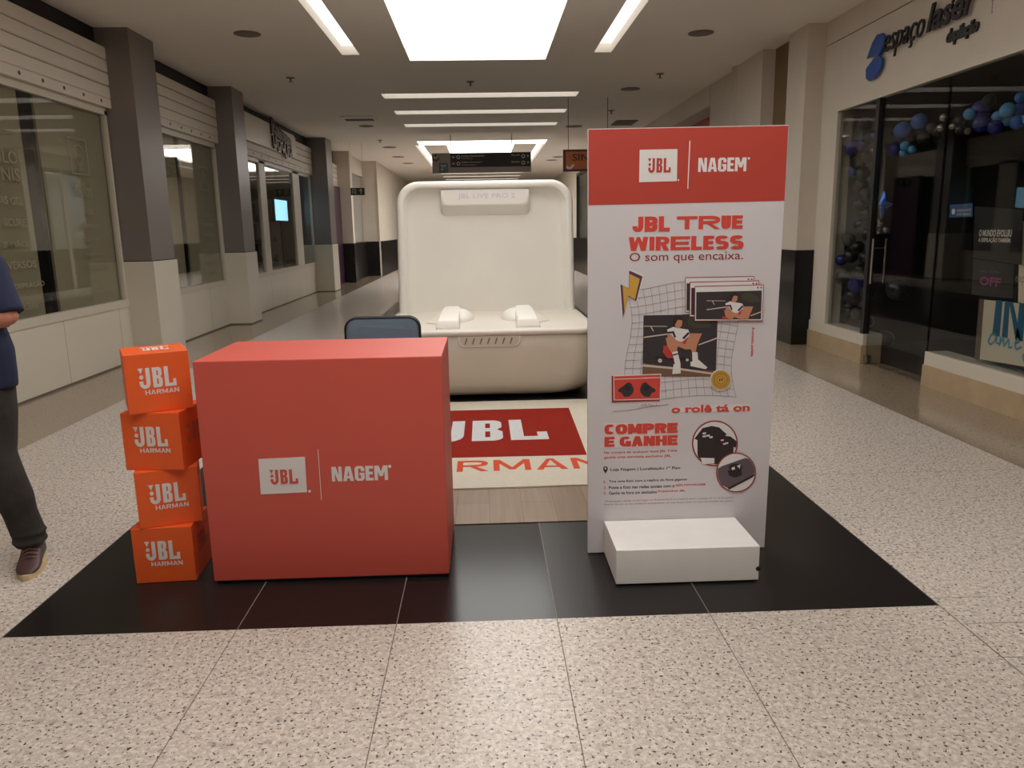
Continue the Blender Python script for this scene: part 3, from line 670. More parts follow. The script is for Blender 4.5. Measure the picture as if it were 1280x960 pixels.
bk(g, 'COMPRE', *z3(136, 377), *z3(622, 430), REDP, 2, wd=84, t=33, h=26, gap=4); bk(g, 'E GANHE', *z3(136, 460), *z3(622, 513), REDP, 2, wd=84, t=33, h=26, gap=4); t.part('offer_lettering', g)
def ln(nm, s_, x, y, x1, h, m, bold=.012): g = MB(); bt(g, s_, *z3(x, y), *z3(x1, y+h-.03*(x1-x)), m, bold); t.part(nm, g)
ln('offer_note_lettering', 'Na compra de qualquer fone JBL TWS', 134, 556, 620, 22, REDP); ln('offer_note_lettering', 'ganhe uma camiseta exclusiva JBL.', 134, 588, 585, 22, REDP)
g = MB(); pin = lambda x, y: z3(143+x, 676+y)
pp(g, [pin(0, 28), pin(-14, 4), pin(-16, -6), pin(-11, -17), pin(0, -21), pin(11, -17), pin(16, -6), pin(14, 4)], BLKP, 1); pp(g, circ(*pin(0, -6), 1.2, 10), WHITE, 2); t.part('location_pin_print', g)
ln('address_lettering', 'Loja Nagem | Localiza\u00e7\u00e3o 1\u00ba Piso', 176, 668, 642, 25, BLKP)
for y, a_, x0, xb, b_, x1 in ((748, 'Tire uma foto com a r\u00e9plica do fone gigante', 166, 686, None, 0), (787, 'Poste a foto nas redes sociais com a', 166, 602, '#JBLNANAGEM', 806), (824, 'Ganhe na hora um exclusivo', 166, 486, 'Popsocket JBL', 678)):
    ln('step_number', {748: '1.', 787: '2.', 824: '3.'}[y], 131, y+2, 150, 17, REDP); ln('step_lettering', a_, x0, y, xb, 21, BLKP)
    if b_: ln('step_lettering', b_, xb+8, y-.03*(xb-x0), x1, 18, REDP)
ln('footnote_lettering', '*Promo\u00e7\u00e3o v\u00e1lida', 134, 884, 315, 14, ink, 0); ln('footnote_lettering', 'na loja Nagem no Shopping Recife', 322, 877, 590, 14, REDP, 0); ln('footnote_lettering', 'ou enquanto durar o estoque de 7 a 16 de outubro', 598, 869, 1000, 13, ink, 0)
ln('footnote_lettering', '*Retirar brinde na loja mediante apresenta\u00e7\u00e3o da nota fiscal e foto no local da ativa\u00e7\u00e3o do evento.', 128, 905, 1000, 13, ink, 0)
# two round pictures: black T-shirts, phone grip
shirt = mat('black_shirt_print', (48, 36, 38), .6)
def clipc(pts, c, r):
    o = []
    for x, y in pts:
        d = math.hypot(x-c[0], y-c[1]); o.append((x, y) if d <= r else (c[0]+(x-c[0])*r/d, c[1]+(y-c[1])*r/d))
    return o
def dens(pts, n=6): return [(a[0]+(c[0]-a[0])*i/n, a[1]+(c[1]-a[1])*i/n) for a, c in zip(pts, pts[1:]+pts[:1]) for i in range(n)]
g = MB(); c, r = (872, 502), 153
pp(g, [z3(*q) for q in circ(*c, r, 40)], DREDP, 2); pp(g, [z3(*q) for q in circ(*c, r-9, 40)], WHITE, 3)
for k, poly in enumerate(([(755, 590), (755, 480), (735, 470), (790, 400), (850, 385), (900, 395), (950, 440), (930, 460), (925, 640), (800, 640)], [(868, 640), (868, 500), (880, 470), (930, 450), (975, 455), (1020, 490), (1010, 530), (995, 525), (995, 640)])):
    pp(g, [z3(*q) for q in clipc(dens(poly), c, r-10)], shirt, 4+k)
pp(g, [z3(*q) for q in ((868, 600), (868, 635), (790, 640), (775, 597))], WHITE, 5)
for q in ((825, 450), (845, 460), (800, 435), (800, 455)): pp(g, [z3(q[0]-12, q[1]-4), z3(q[0]+12, q[1]-8), z3(q[0]+10, q[1]+5), z3(q[0]-10, q[1]+6)], WHITE, 6)
for q in ((920, 480), (950, 500), (935, 505)): pp(g, [z3(q[0]-10, q[1]-4), z3(q[0]+10, q[1]-6), z3(q[0]+9, q[1]+4), z3(q[0]-9, q[1]+5)], hal, 6)
t.part('shirt_picture', g)
g = MB(); c, r = (1012, 695), 133
pp(g, [z3(*q) for q in circ(*c, r, 40)], DREDP, 6); pp(g, [z3(*q) for q in circ(*c, r-8, 40)], WHITE, 7)
pp(g, [z3(*q) for q in clipc(dens([(880, 665), (1110, 585), (1150, 700), (960, 800), (900, 770)]), c, r-9)], mat('phone_print', (98, 84, 90), .6), 8)
pp(g, [z3(*q) for q in clipc(dens([(955, 798), (1135, 705), (1140, 716), (965, 808)]), c, r-9)], BLKP, 9)
pp(g, [z3(*q) for q in ((955, 680), (1045, 670), (1050, 710), (1010, 728), (965, 715))], BLKP, 9); pp(g, [z3(1008+46*math.cos(i*.314), 660+24*math.sin(i*.314)) for i in range(20)], shirt, 10); pp(g, [z3(*q) for q in ((980, 662), (1000, 655), (1004, 672), (984, 678))], WHITE, 11); pp(g, [z3(*q) for q in ((1015, 650), (1040, 640), (1035, 668))], WHITE, 11)
t.part('phone_grip_picture', g)

# ---- white box in front of the banner
t = T('display_plinth', 'low white painted box on the black floor in front of the banner', 'box', (.87, 3.29, 0))
b = MB(); b.rbox(.548, 1.182, 3.12, BY-.004, .008, .168, .003, BOXW, 2, False); t.part('body', b)
t.part('base', MB().box(.56, 1.17, 3.132, BY-.012, 0, .01, BLKPL))
nk = MB(); nk.lathe([(0.001, 0), (.011, .0005), (.009, .0012), (.001, .0014)], (1.178, 3.1195, .062), DARKM, 12, 'y'); t.part('chip_mark', nk, label='dark chipped spot near the right corner')

# ---- floor mat and rug
o = MB(); o.box(-1.3, 1.2, 3.895, 6.86, .0008, .0045, WOOD); o = o.build('vinyl_mat', None, (0, 4.2, 0)); tag(o, 'wood-look vinyl floor sheet showing between counter and banner', 'floor mat')
t = T('rug', 'white rug with red field and big letters before the white case', 'rug', (.03, 5.65, .0045))
RZ = .0135
b = MB(); b.prism([(-.97, 4.45), (.2, 4.452), (.55, 4.46), (1.02, 4.465), (1.03, 6.84), (-.96, 6.84)], lambda u, v, w: (u, v, .0048+w), RZ-.0048, RUGW); t.part('pile', b)
R_ = lambda u, v, w: (u, v, RZ+.0003+w)
t.part('red_field', MB().prism([(-.66, 5.1), (.68, 5.075), (.71, 6.5), (-.64, 6.5)], R_, .0008, RUGR), label='red field of the rug')
g = MB(); logo(g, (-.465, .455, 5.5, 6.11), lambda u, v, w: R_(u, v, w+.0009), RUGG, .0008); t.part('field_lettering', g)
g = MB(); block(g, 'HARMAN', (-.69, .76, 4.775, 5.01), R_, RUGO, 112, 22, 15, 20, .0008); t.part('border_lettering', g)

# ---- giant earphone case
cx = .03
t = T('giant_earphone_case', 'huge cream open earphone charging case standing behind the rug', 'display case', (cx, 8.0, 0))
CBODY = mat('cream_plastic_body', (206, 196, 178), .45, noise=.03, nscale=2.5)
TZ = .655
def plan(z, ins, r=.22, n=10):
    return [(x, y, z) for x, y in rrect(cx-1.0+ins, cx+1.0-ins, 6.93+ins, 9.0-ins, max(r, .05), n)]
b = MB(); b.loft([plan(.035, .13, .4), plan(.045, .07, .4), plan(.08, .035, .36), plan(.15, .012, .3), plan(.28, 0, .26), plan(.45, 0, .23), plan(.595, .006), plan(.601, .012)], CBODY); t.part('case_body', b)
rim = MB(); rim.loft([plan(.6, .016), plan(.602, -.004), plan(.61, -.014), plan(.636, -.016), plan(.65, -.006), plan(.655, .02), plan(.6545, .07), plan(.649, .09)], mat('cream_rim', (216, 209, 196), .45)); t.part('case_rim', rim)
b = MB(); b.loft([plan(0, .2), plan(.04, .17)], BLKPL, True, False); t.part('case_plinth', b, label='black plinth under the cream case')
def lidr(y, ins, rr=None):
    x0, x1, z0, z1 = cx-.958+ins, cx+.958-ins, TZ-.02, 2.072-ins
    r = rr or max(.24-ins*.6, .05)
    return [(x + (.028*(1-(z-z0)/(z1-z0)) if x > cx else -.028*(1-(z-z0)/(z1-z0))), y, z) for x, z in rrect(x0, x1, z0, z1, r, 10, 'bc')]
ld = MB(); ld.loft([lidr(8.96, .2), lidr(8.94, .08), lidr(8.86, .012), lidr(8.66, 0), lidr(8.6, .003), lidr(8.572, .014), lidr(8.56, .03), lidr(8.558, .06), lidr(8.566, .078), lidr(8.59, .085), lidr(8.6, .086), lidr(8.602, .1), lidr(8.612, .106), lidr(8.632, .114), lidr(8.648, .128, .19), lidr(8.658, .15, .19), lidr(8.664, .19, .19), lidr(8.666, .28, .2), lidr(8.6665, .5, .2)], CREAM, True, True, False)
t.part('lid', ld)
tb = MB(); pr = []
for y, ins, zb in ((8.675, 0, 1.695), (8.65, .0, 1.715), (8.6, .004, 1.78), (8.585, .01, 1.80), (8.578, .02, 1.808), (8.576, .035, 1.82)):
    pr.append([(x, y, z) for x, z in rrect(cx-.485+ins, cx+.49-ins, zb, 1.975, .06, 6, 'ad')])
tb.loft(pr, CREAM); lb = t.part('label_tab', tb)
g = MB(); text(g, 'JBL LIVE PRO 2', (cx-.29, cx+.33, 1.868, 1.932), front(8.575), LILAC, .008); t.part('tab_lettering', g)
pl = MB(); pl.prism(rrect(-.25, .32, .502, .6, .07, 6, 'ad'), lambda u, v, w: (u, 6.931-w, v), .007, CREAM); pl.prism(rrect(-.236, .306, .512, .598, .062, 6, 'ad'), lambda u, v, w: (u, 6.924-w, v), .002, CBODY); t.part('vent_plate', pl)
for k in range(7):
    x = -.178+k*.0685
    sb = MB(); sb.prism([(x-.014, .528), (x-.004, .526), (x+.016, .578), (x+.013, .583), (x+.003, .584), (x-.009, .545)], lambda u, v, w: (u, 6.9225-w, v), .0015, SLOTM); t.part('vent_slot', sb)
for s, sx in ((1, -.345), (-1, .402)):
    e = MB(); z = TZ-.002; w0, w1 = .113, .095
    rings = []
    for y, h, w in ((7.1, .0, w0-.014), (7.105, .02, w0-.003), (7.115, .066, w0-.002), (7.14, .082, w0-.009), (7.5, .096, w0-.01), (7.95, .108, w1), (8.14, .106, w1-.008), (8.2, .09, w1-.03)):
        rings.append([(sx+u, y, max(zz, z-.004)) for u, zz in rrect(-w, w, z-.006, z+max(h, .012), min(.03, max(h, .012)*.45, w*.4), 4)])
    e.loft(rings, CREAM); st = t.part('earphone', e)
    d = MB(); rg = []
    for i in range(9):
        a = i*math.pi/2/8; rr = math.cos(a)
        rg.append([(sx+s*.06+.175*rr*math.cos(q*math.pi/12), 7.9+.32*rr*math.sin(q*math.pi/12), z-.004+.11*math.sin(a)) for q in range(24)])
    d.loft(rg, CREAM); t.part('earphone_bud', d, st)
    d = MB(); X = lambda u: sx-s*u
    d.add([(X(.09), 7.45, z), (X(.09), 8.3, z), (X(.24), 7.6, z), (X(.09), 7.8, z+.07), (X(.09), 8.3, z+.07)], [(0, 2, 3), (2, 1, 4, 3), (0, 3, 4, 1), (0, 1, 2)], CREAMD); t.part('recess_shade_wedge', d, st)  # raised wedge, its shaded side imitates the dark recess beside the earphone

# ---- chair behind the counter
t = T('visitor_chair', 'blue-grey padded chair with black piping, its backrest showing above red counter', 'chair', (-.66, 4.75, RZ+.002))
z0 = RZ+.002
cxx = -.655
b = MB(); rg = []
for y, ins in ((4.985, .03), (4.975, .008), (4.955, 0), (4.935, .004), (4.92, .02), (4.915, .05)):
    rg.append([(x, y+(.03*((x-cxx)/.23)**2)*-1, z) for x, z in rrect(cxx-.238+ins, cxx+.238-ins, .62+ins, 1.012-ins, .07, 8)])
b.loft(rg[::-1], CHAIRF); bk = t.part('backrest', b)
for y in (4.978, 4.925):
    pts = [(x, y-.03*((x-cxx)/.23)**2, z) for x, z in rrect(cxx-.236, cxx+.236, .622, 1.01, .07, 8)]; pts.append(pts[0])
    t.part('piping', MB().tube(pts, .006, BLKPL, 8, False), bk, 'black piping')
b = MB(); b.rbox(cxx-.235, cxx+.235, 4.5, 4.93, .42, .485, .03, CHAIRF, 4); t.part('seat', b)
for x in (cxx-.21, cxx+.21):
    t.part('leg', MB().tube([(x, 4.54, z0), (x, 4.54, .425)], .012, BLKPL)); t.part('leg', MB().tube([(x, 4.97, z0), (x, 4.97, .5), (x, 4.985, .8)], .012, BLKPL))
t.part('seat_frame', MB().tube([(cxx-.21, 4.54, .415), (cxx-.21, 4.97, .415), (cxx+.21, 4.97, .415), (cxx+.21, 4.54, .415), (cxx-.21, 4.54, .415)], .011, BLKPL))

# ---- roller shutters and fascias over the left shop windows
SHUT = mat('shutter_white', (214, 204, 190), .5); HOLE = mat('shutter_hole', (96, 84, 72), .7)
def shutter(y0, y1, zb, zt, x, label, step=.4):
    b = MB(); n = 4; h = (zt-zb-.1)/n
    for i in range(n):
        a = zb+.1+h*i
        b.loft([[(x0, y, z) for x0, z in ((x-.08, a+.004), (x-.012, a+.004), (x, a+.016), (x, a+h-.014), (x-.012, a+h-.003), (x-.08, a+h-.003))] for y in (y0, y1)], SHUT, True, False)
    b.box(x-.09, x-.02, y0, y1, zb+.1, zt, DARKM)
    t = T('roller_shutter', label, 'shutter', (x, (y0+y1)/2, zb)); t.part('slats', b)
    t.part('bottom_rail', MB().box(x-.1, x-.003, y0, y1, zb, zb+.1, SHUT))
    y = y0+.25
    while y < y1-.1:
        hb = MB(); hb.lathe([(.001, 0), (.02, .0), (.02, .002), (.001, .002)], (x-.001, y, zb+.055), HOLE, 10, 'x'); t.part('hole_disc', hb); y += step  # dark disc laid on the rail in place of a hole
shutter(6.05, 9.74, 3.03, 3.72, XL+.06, 'rolled white shutter over the nearest left shop window')
shutter(10.45, 13.5, 3.03, 3.72, XL+.06, 'rolled white shutter over the second left window, between grey columns')
shutter(14.12, 20.7, 3.0, 3.68, XL+.06, 'long rolled white shutter under the dark shop lettering', .55)
shutter(21.45, 24.2, 2.9, 3.55, XL+.06, 'rolled white shutter over the purple doorway', .5)
t = T('sign_board', 'plain white fascia board carrying dark script lettering above left windows', 'sign', (XL+.07, 16.5, 3.3))
t.part('board', MB().prism([(14.13, 3.26), (18.7, 3.26), (18.9, 3.3), (18.9, 3.7), (18.75, 3.76), (14.13, 3.76)], left(XL+.065), .03, WALLW))
g = MB(); LM = left(XL+.1); bronze = mat('dark_bronze_lettering', (84, 70, 56), .4, metal=.4)
def script(pts, r=.028): stroke(g, pts, r, lambda u, v, w: LM(u, v, w*60), bronze)
for k, (u, v, h) in enumerate(((16.75, 3.56, .3), (17.05, 3.54, .2), (17.3, 3.5, .26), (17.6, 3.5, .18), (17.85, 3.48, .17), (18.1, 3.46, .15))):
    script([(u, v+h), (u+.02, v)], .05); script([(u, v+h), (u+.16, v+h*.9), (u+.2, v+h*.6), (u+.04, v+h*.45), (u+.22, v+.02)], .04)
for k, (u, v, h) in enumerate(((16.8, 3.32, .22), (17.15, 3.3, .16), (17.5, 3.3, .14), (17.75, 3.2, .3), (18.1, 3.26, .16))):
    script([(u, v+h), (u+.01, v), (u+.18, v+.02), (u+.2, v+h)], .045); script([(u+.2, v+h), (u+.24, v)], .035)
t.part('sign_lettering', g)

# ---- inside the third left shop
t = T('display_screen', 'glowing pale blue screen inside the third left shop', 'screen', (-4.95, 18.8, 1.6))
p0, p1 = atx(343, 249, -4.95), atx(360, 276, -4.95); yb, ya = sorted((p0.y, p1.y)); zb, zt = sorted((p0.z, p1.z))
t.part('frame', MB().box(-5.01, -4.95, yb-.04, ya+.04, zb-.04, zt+.04, BLKPL)); EM = emit('blue_screen', (.35, .75, 1.0), 2.2); t.part('panel', MB().box(-4.95, -4.945, yb, ya, zb, zt, EM))
t.part('stand', MB().box(-5.0, -4.96, (ya+yb)/2-.04, (ya+yb)/2+.04, 0, zb, BLKPL))
t = T('shop_counter', 'dark counter below the blue screen inside the third left shop', 'counter', (-5.8, 17.6, 0))
t.part('body', MB().box(-6.1, -5.5, 16.6, 18.6, .0, .95, mat('dark_counter', (50, 44, 40), .4))); t.part('top', MB().rbox(-6.15, -5.45, 16.55, 18.65, .951, .99, .008, WALLB, 2, False))
t = T('display_shelf', 'pale shelf unit with goods behind the farthest pane of third left shop', 'shelf', (-5.3, 20.2, 0))
b = MB(); b.box(-5.8, -5.2, 20.35, 20.4, 0, 2.4, WALLB); t.part('back', b)
for z in (.3, .8, 1.3, 1.8, 2.3): t.part('shelf', MB().box(-5.8, -5.2, 19.95, 20.35, z, z+.03, WALLW))
for k in range(16):
    z = (.33, .83, 1.33, 1.83)[k//4]; x = -5.7+.14*(k % 4); h = .14+.1*random.random()
    b = MB(); b.lathe([(.001, 0), (.045, .002), (.05, .02), (.048, h*.7), (.02, h*.85), (.02, h), (.001, h)], (x, 20.1, z+.001), mat('goods_%d' % (k % 4), ((150, 120, 100), (110, 130, 120), (170, 160, 150), (120, 90, 90))[k % 4], .5), 12)
    o = b.build('bottle', None, (x, 20.1, z)); tag(o, 'small bottle on the pale shelf unit inside the third left shop', 'bottle', 'bottles on the pale shelf unit')

# ---- purple doorway
d = bpy.data.objects.new('door_2', None); COL.objects.link(d); d['kind'] = 'structure'
PUR = mat('purple_door', (58, 28, 50), .35)
f = MB(); f.box(-4.46, -4.3, 22.75, 24.15, 0, 2.88, PUR); f.build('door_panel', d)
f = MB(); f.box(XL-.1, XL+.02, 21.46, 21.52, 0, 2.9, ALU); f.box(XL-.1, XL+.02, 21.46, 24.2, 2.84, 2.9, ALU); f.build('door_frame', d)

# ---- hanging signs
t = T('direction_sign', 'grey hanging direction sign with black lettered panel and teal number square', 'sign', (0, 20.4, 2.97))
SG = mat('sign_grey', (158, 148, 138), .5); SB = mat('sign_black', (38, 34, 32), .5); TEAL = mat('sign_teal', (84, 108, 106), .5); SW = mat('sign_white', (196, 190, 180), .6)
t.part('panel', MB().box(-1.25, 1.28, 20.4, 20.46, 2.98, 3.475, SG)); M = front(20.399)
t.part('black_panel', MB().prism([(-.78, 3.12), (1.265, 3.12), (1.265, 3.46), (-.78, 3.46)], M, .006, SB))
q = t.part('number_square', MB().prism([(-1.08, 2.985), (-.85, 2.985), (-.85, 3.235), (-1.08, 3.235)], M, .004, TEAL)); g = MB(); text(g, '2\u00ba', (-1.04, -.9, 3.05, 3.19), lambda u, v, w: M(u, v, w+.006), SW, .02); t.part('number', g, q)
hx = [(-1.235+.085+.1*math.cos(math.radians(30+60*i)), 3.36+.1*math.sin(math.radians(30+60*i))) for i in range(6)]
t.part('hexagon_badge', MB().prism(hx, M, .004, mat('sign_olive', (92, 92, 76), .5))); g = MB(); stroke(g, [(-1.21, 3.39), (-1.16, 3.34), (-1.09, 3.41)], .016, lambda u, v, w: M(u, v, w+.006), SW); t.part('badge_mark', g)
M2 = lambda u, v, w: M(u, v, w+.0075)
for i, (v, a_, b_) in enumerate(((3.37, 'Descida ao Estacionamento', 'Parking'), (3.21, 'Edif\u00edcio Garagem 5', 'Parking Garage 5'))):
    g = MB(); g.prism(circ(-.58, v, .05, 20), M2, .001, SW); g.prism(circ(-.58, v, .026, 14), lambda u, w_, w: M2(u, w_, w+.0012), .001, SB); t.part('round_icon', g)
    g = MB(); stroke(g, [(-.66, v), (-.73, v)], .008, M2, SW); stroke(g, [(-.7, v+.03), (-.735, v), (-.7, v-.03)], .007, M2, SW); t.part('arrow', g)
    g = MB(); text(g, a_, (-.5, -.5+.58-.06*i, v+.005, v+.05), M2, SW, .02); t.part('line_lettering', g); g = MB(); text(g, b_, (-.5, -.22+.1*i, v-.05, v-.02), M2, SW, .01); t.part('line_lettering', g)
    g = MB(); g.prism(circ(1.08, v, .05, 20), M2, .001, SW); g.prism(circ(1.08, v, .026, 14), lambda u, w_, w: M2(u, w_, w+.0012), .001, SB); t.part('round_icon', g)
    g = MB(); stroke(g, [(1.2, v-.03), (1.2, v+.03)], .008, M2, SW); stroke(g, [(1.175, v+.005), (1.2, v+.03), (1.225, v+.005)], .007, M2, SW); t.part('arrow', g)
    g = MB(); text(g, ('Playville', 'Elevador')[i], (.78, 1.0, v+.005, v+.05), M2, SW, .02); t.part('line_lettering', g)
for x in (-.765, .79): t.part('hanger', MB().tube([(x, 20.43, 3.47), (x, 20.43, CEIL)], .009, BLKPL, 8))
t = T('exit_sign', 'small green exit sign with white arrow hanging by left pillars', 'sign', (-3.43, 22, 2.54))
GR = mat('exit_green', (22, 58, 46), .5); t.part('panel', MB().box(-3.62, -3.24, 22, 22.04, 2.54, 2.735, GR)); M = front(21.999)
g = MB(); stroke(g, [(-3.34, 2.58), (-3.34, 2.69)], .012, M, SW); stroke(g, [(-3.38, 2.65), (-3.34, 2.7), (-3.3, 2.65)], .01, M, SW); t.part('arrow', g)
g = MB(); stroke(g, [(-3.57, 2.57), (-3.57, 2.7), (-3.48, 2.7), (-3.48, 2.57)], .01, M, SW); stroke(g, [(-3.53, 2.66), (-3.52, 2.61), (-3.5, 2.58)], .01, M, SW); t.part('running_figure', g)
for x in (-3.6, -3.26): t.part('hanger', MB().tube([(x, 22.02, 2.735), (x, 22.02, CEIL)], .005, ALU, 6))
YO = 15.0; p0, p1 = aty(704, 187, YO), aty(766, 213.5, YO)
t = T('hanging_sign', 'orange and brown hanging shop sign half hidden behind the tall banner', 'sign', (p0.x+.5, YO, p1.z))
t.part('frame', MB().box(p0.x, p1.x, YO, YO+.06, p1.z, p0.z, mat('sign_brown', (74, 30, 24), .5))); t.part('face', MB().box(p0.x+.05, p1.x-.05, YO-.005, YO, p1.z+.04, p0.z-.04, mat('sign_orange', (170, 92, 34), .5, noise=.15, nscale=6)))
g = MB(); text(g, 'SINCO', (p0.x+.17, p1.x-.1, p0.z-.21, p0.z-.08), front(YO-.006), MATS['sign_brown'], .02); t.part('sign_lettering', g)
g = MB(); stroke(g, [(p0.x+.06, p1.z+.09), (p0.x+.12, p1.z+.05), (p0.x+.2, p1.z+.12)], .02, front(YO-.006), SW); t.part('corner_mark', g)
for x in (p0.x+.1, p1.x-.1): t.part('hanger', MB().tube([(x, YO+.03, p0.z), (x, YO+.03, CEIL)], .006, BLKPL, 6))
t = T('sign_board', 'red shop fascia board under the ceiling beam behind the tall banner', 'sign', (4.42, 15.8, 3.2))
t.part('board', MB().box(4.36, 4.448, 14.75, 18.5, 3.1, 3.575, mat('fascia_red', (170, 52, 46), .5))); t.part('end_cap', MB().box(4.34, 4.448, 14.6, 14.745, 3.1, 3.575, BLKPL))

# ---- ceiling fittings
def fitting(px, py, r, label, name, cat, m, h=.02, grp=None):
    p = atz(px, py, CEIL); b = MB(); b.lathe([(.001, 0), (r*.7, 0), (r, h*.5), (r, h), (.001, h)], (p.x, p.y, CEIL-h-.001), m, 20); o = b.build(name, None, (p.x, p.y, CEIL)); tag(o, label, cat, grp)
SPK = mat('speaker_grille', (120, 108, 96), .7)
fitting(309, 42, .16, 'round flush ceiling speaker near the left shop shutters', 'ceiling_speaker', 'speaker', SPK, .015)
fitting(876, 41, .16, 'round flush ceiling speaker above the tall banner', 'ceiling_speaker', 'speaker', SPK, .015)
fitting(458, 157.5, .17, 'round flush ceiling speaker beside the rectangular ceiling vent', 'ceiling_speaker', 'speaker', SPK, .015)
fitting(788, 111, .17, 'round flush ceiling speaker right of the nearest cross slot', 'ceiling_speaker', 'speaker', SPK, .015)
for k, (px, py, w) in enumerate(((363, 97, 'left of the nearest cross light slot'), (588, 102, 'between the big panel and nearest cross slot'), (825, 92, 'right of the nearest cross light slot'), (764, 138, 'right of the middle cross slot'), (475, 175, 'left of the farthest cross slot'))):
    p = atz(px, py, CEIL); t = T('sprinkler', 'small dark ceiling sprinkler ' + w, 'sprinkler', (p.x, p.y, CEIL))
    t.part('rose', MB().lathe([(.001, 0), (.06, .004), (.07, .014), (.001, .014)], (p.x, p.y, CEIL-.015), SPK, 14)); t.part('nozzle', MB().lathe([(.001, 0), (.035, .0), (.035, .006), (.012, .01), (.012, .05), (.001, .05)], (p.x, p.y, CEIL-.065), CHROME, 10))
for px, py in ((487, 184), (510, 204), (498, 196), (717, 158), (690, 200), (698, 196)): fitting(px, py, .2, 'distant flat round fitting in the corridor ceiling', 'ceiling_speaker', 'speaker', SPK, .015, 'distant round ceiling fittings')
p = atz(449, 147.5, CEIL); t = T('ceiling_vent', 'rectangular grey ceiling vent with a dark slot, left of light slots', 'vent', (p.x, p.y, CEIL))
t.part('frame', MB().box(p.x-.34, p.x+.34, p.y-.35, p.y+.35, CEIL-.03, CEIL-.001, CEILM)); t.part('grille', MB().box(p.x-.3, p.x+.3, p.y-.1, p.y+.2, CEIL-.036, CEIL-.03, DARKM))
p = atz(780, 153, CEIL); t = T('ceiling_vent', 'square flush ceiling grille right of the cross light slots', 'vent', (p.x, p.y, CEIL))
t.part('frame', MB().box(p.x-.25, p.x+.25, p.y-.4, p.y+.4, CEIL-.02, CEIL-.001, SPK)); t.part('grille', MB().box(p.x-.2, p.x+.2, p.y-.34, p.y+.34, CEIL-.024, CEIL-.02, mat('grille_grey', (92, 82, 74), .7)))

# ---- right shop sign, posters, balloons
SR = right(XR-.002); LB = mat('letter_black', (26, 22, 24), .4); LBLUE = mat('logo_blue', (20, 72, 150), .4)
t = T('shop_sign', 'raised black shop lettering with blue mark on the right white fascia', 'sign', (XR, 7.7, 3.1))
SM = lambda u, v, w: SR(u, v, w+.03)
g = MB(); text(g, 'espa\u00e7o', (-8.31, -7.58, 3.19, 3.425), SM, LB, -.006, .28, depth=.02); t.part('thin_lettering', g)
g = MB(); text(g, 'laser', (-7.53, -6.8, 3.275, 3.515), SM, LB, .02, .25, depth=.02); stroke(g, [(-7.16, 3.44), (-7.1, 3.5)], .012, lambda u, v, w: SM(u, v, w*30), LB); t.part('bold_lettering', g)
g = MB(); text(g, 'depila\u00e7\u00e3o', (-7.24, -6.79, 3.085, 3.235), SR, LB, .035, .2, depth=.02); t.part('small_lettering', g)
g = MB(); g.prism([(-8.66, 3.28), (-8.56, 3.42), (-8.47, 3.48), (-8.36, 3.47), (-8.3, 3.42), (-8.32, 3.34), (-8.4, 3.26), (-8.52, 3.28)], SM, .02, LBLUE); t.part('upper_mark', g)
g = MB(); g.prism([(-8.66, 3.18), (-8.5, 3.25), (-8.38, 3.25), (-8.33, 3.22), (-8.34, 3.13), (-8.46, 3.05), (-8.58, 3.04), (-8.65, 3.08)], SM, .02, LBLUE); t.part('lower_mark', g)
g = MB(); text(g, 'franqueadora', (-3.43, -3.15, 0, .025), lambda u, v, w: SR(-6.66+v, u+6.65, w), LB, .01); t.part('vertical_lettering', g)
for s in (-8.3, -7.9, -7.5, -7.0): t.part('spacer', MB().box(XR-.032, XR, -s-.02, -s+.0, 3.3, 3.32, LB))
PX = XR+.05
def rp_(px, py, x=PX): p = atx(px, py, x); return (-p.y, p.z)
PM = right(PX)
def rpanel(mb, pts, m, l=0., h=.004): mb.prism([rp_(*q) for q in pts], lambda u, v, w: PM(u, v, w+l), h, m)
PB = mat('poster_black', (16, 14, 18), .5); PW = mat('poster_white', (224, 214, 204), .6); PP = mat('poster_pink', (150, 70, 120), .6); TEALB = mat('poster_teal', (24, 96, 126), .6); TEALL = mat('poster_light_teal', (60, 150, 180), .6); PBEIGE = mat('poster_beige', (214, 200, 178), .7)
t = T('poster', 'black poster with white slogan high on the right shop glass', 'poster', PM(*rp_(1248, 325), 0))
g = MB(); rpanel(g, [(1219, 258), (1279, 262), (1277, 331), (1217, 322)], PB); t.part('sheet', g)
def rtext(mb, s, x0, y0, x1, y1, m, bold, l, **k):
    a, c = rp_(x0, y0), rp_(x1, y1); text(mb, s, (a[0], c[0], c[1], a[1]), lambda u, v, w: PM(u, v, w+l), m, bold, **k)
g = MB(); rtext(g, 'O MUNDO EVOLUIU', 1225, 287, 1265, 296, PW, .03, .005); t.part('slogan_lettering', g); g = MB(); rtext(g, 'A DEPILA\u00c7\u00c3O TAMB\u00c9M.', 1224, 296, 1264, 304.5, PW, .03, .005); t.part('slogan_lettering', g)
t = T('poster', 'black poster with pink OFF lettering below the white slogan poster', 'poster', PM(*rp_(1240, 375), 0))
g = MB(); rpanel(g, [(1217, 323.5), (1268, 331), (1266, 373), (1215, 368)], PB); t.part('sheet', g); g = MB(); rtext(g, 'OFF', 1226, 345, 1251, 359, PP, .03, .005); t.part('offer_lettering', g)
g = MB(); rtext(g, 'at\u00e9 80%', 1226, 336.5, 1250, 342.5, mat('poster_grey', (90, 84, 100), .6), .01, .005); t.part('small_lettering', g)
t = T('poster', 'tall beige poster with large teal letters at the right edge', 'poster', PM(*rp_(1262, 440), 0))
g = MB(); rpanel(g, [(1222, 374), (1300, 382), (1300, 462), (1216, 448)], PBEIGE, -.02, .003); rpanel(g, [(1272, 278), (1300, 270), (1300, 384), (1270, 378)], PBEIGE, -.02, .003); t.part('sheet', g)
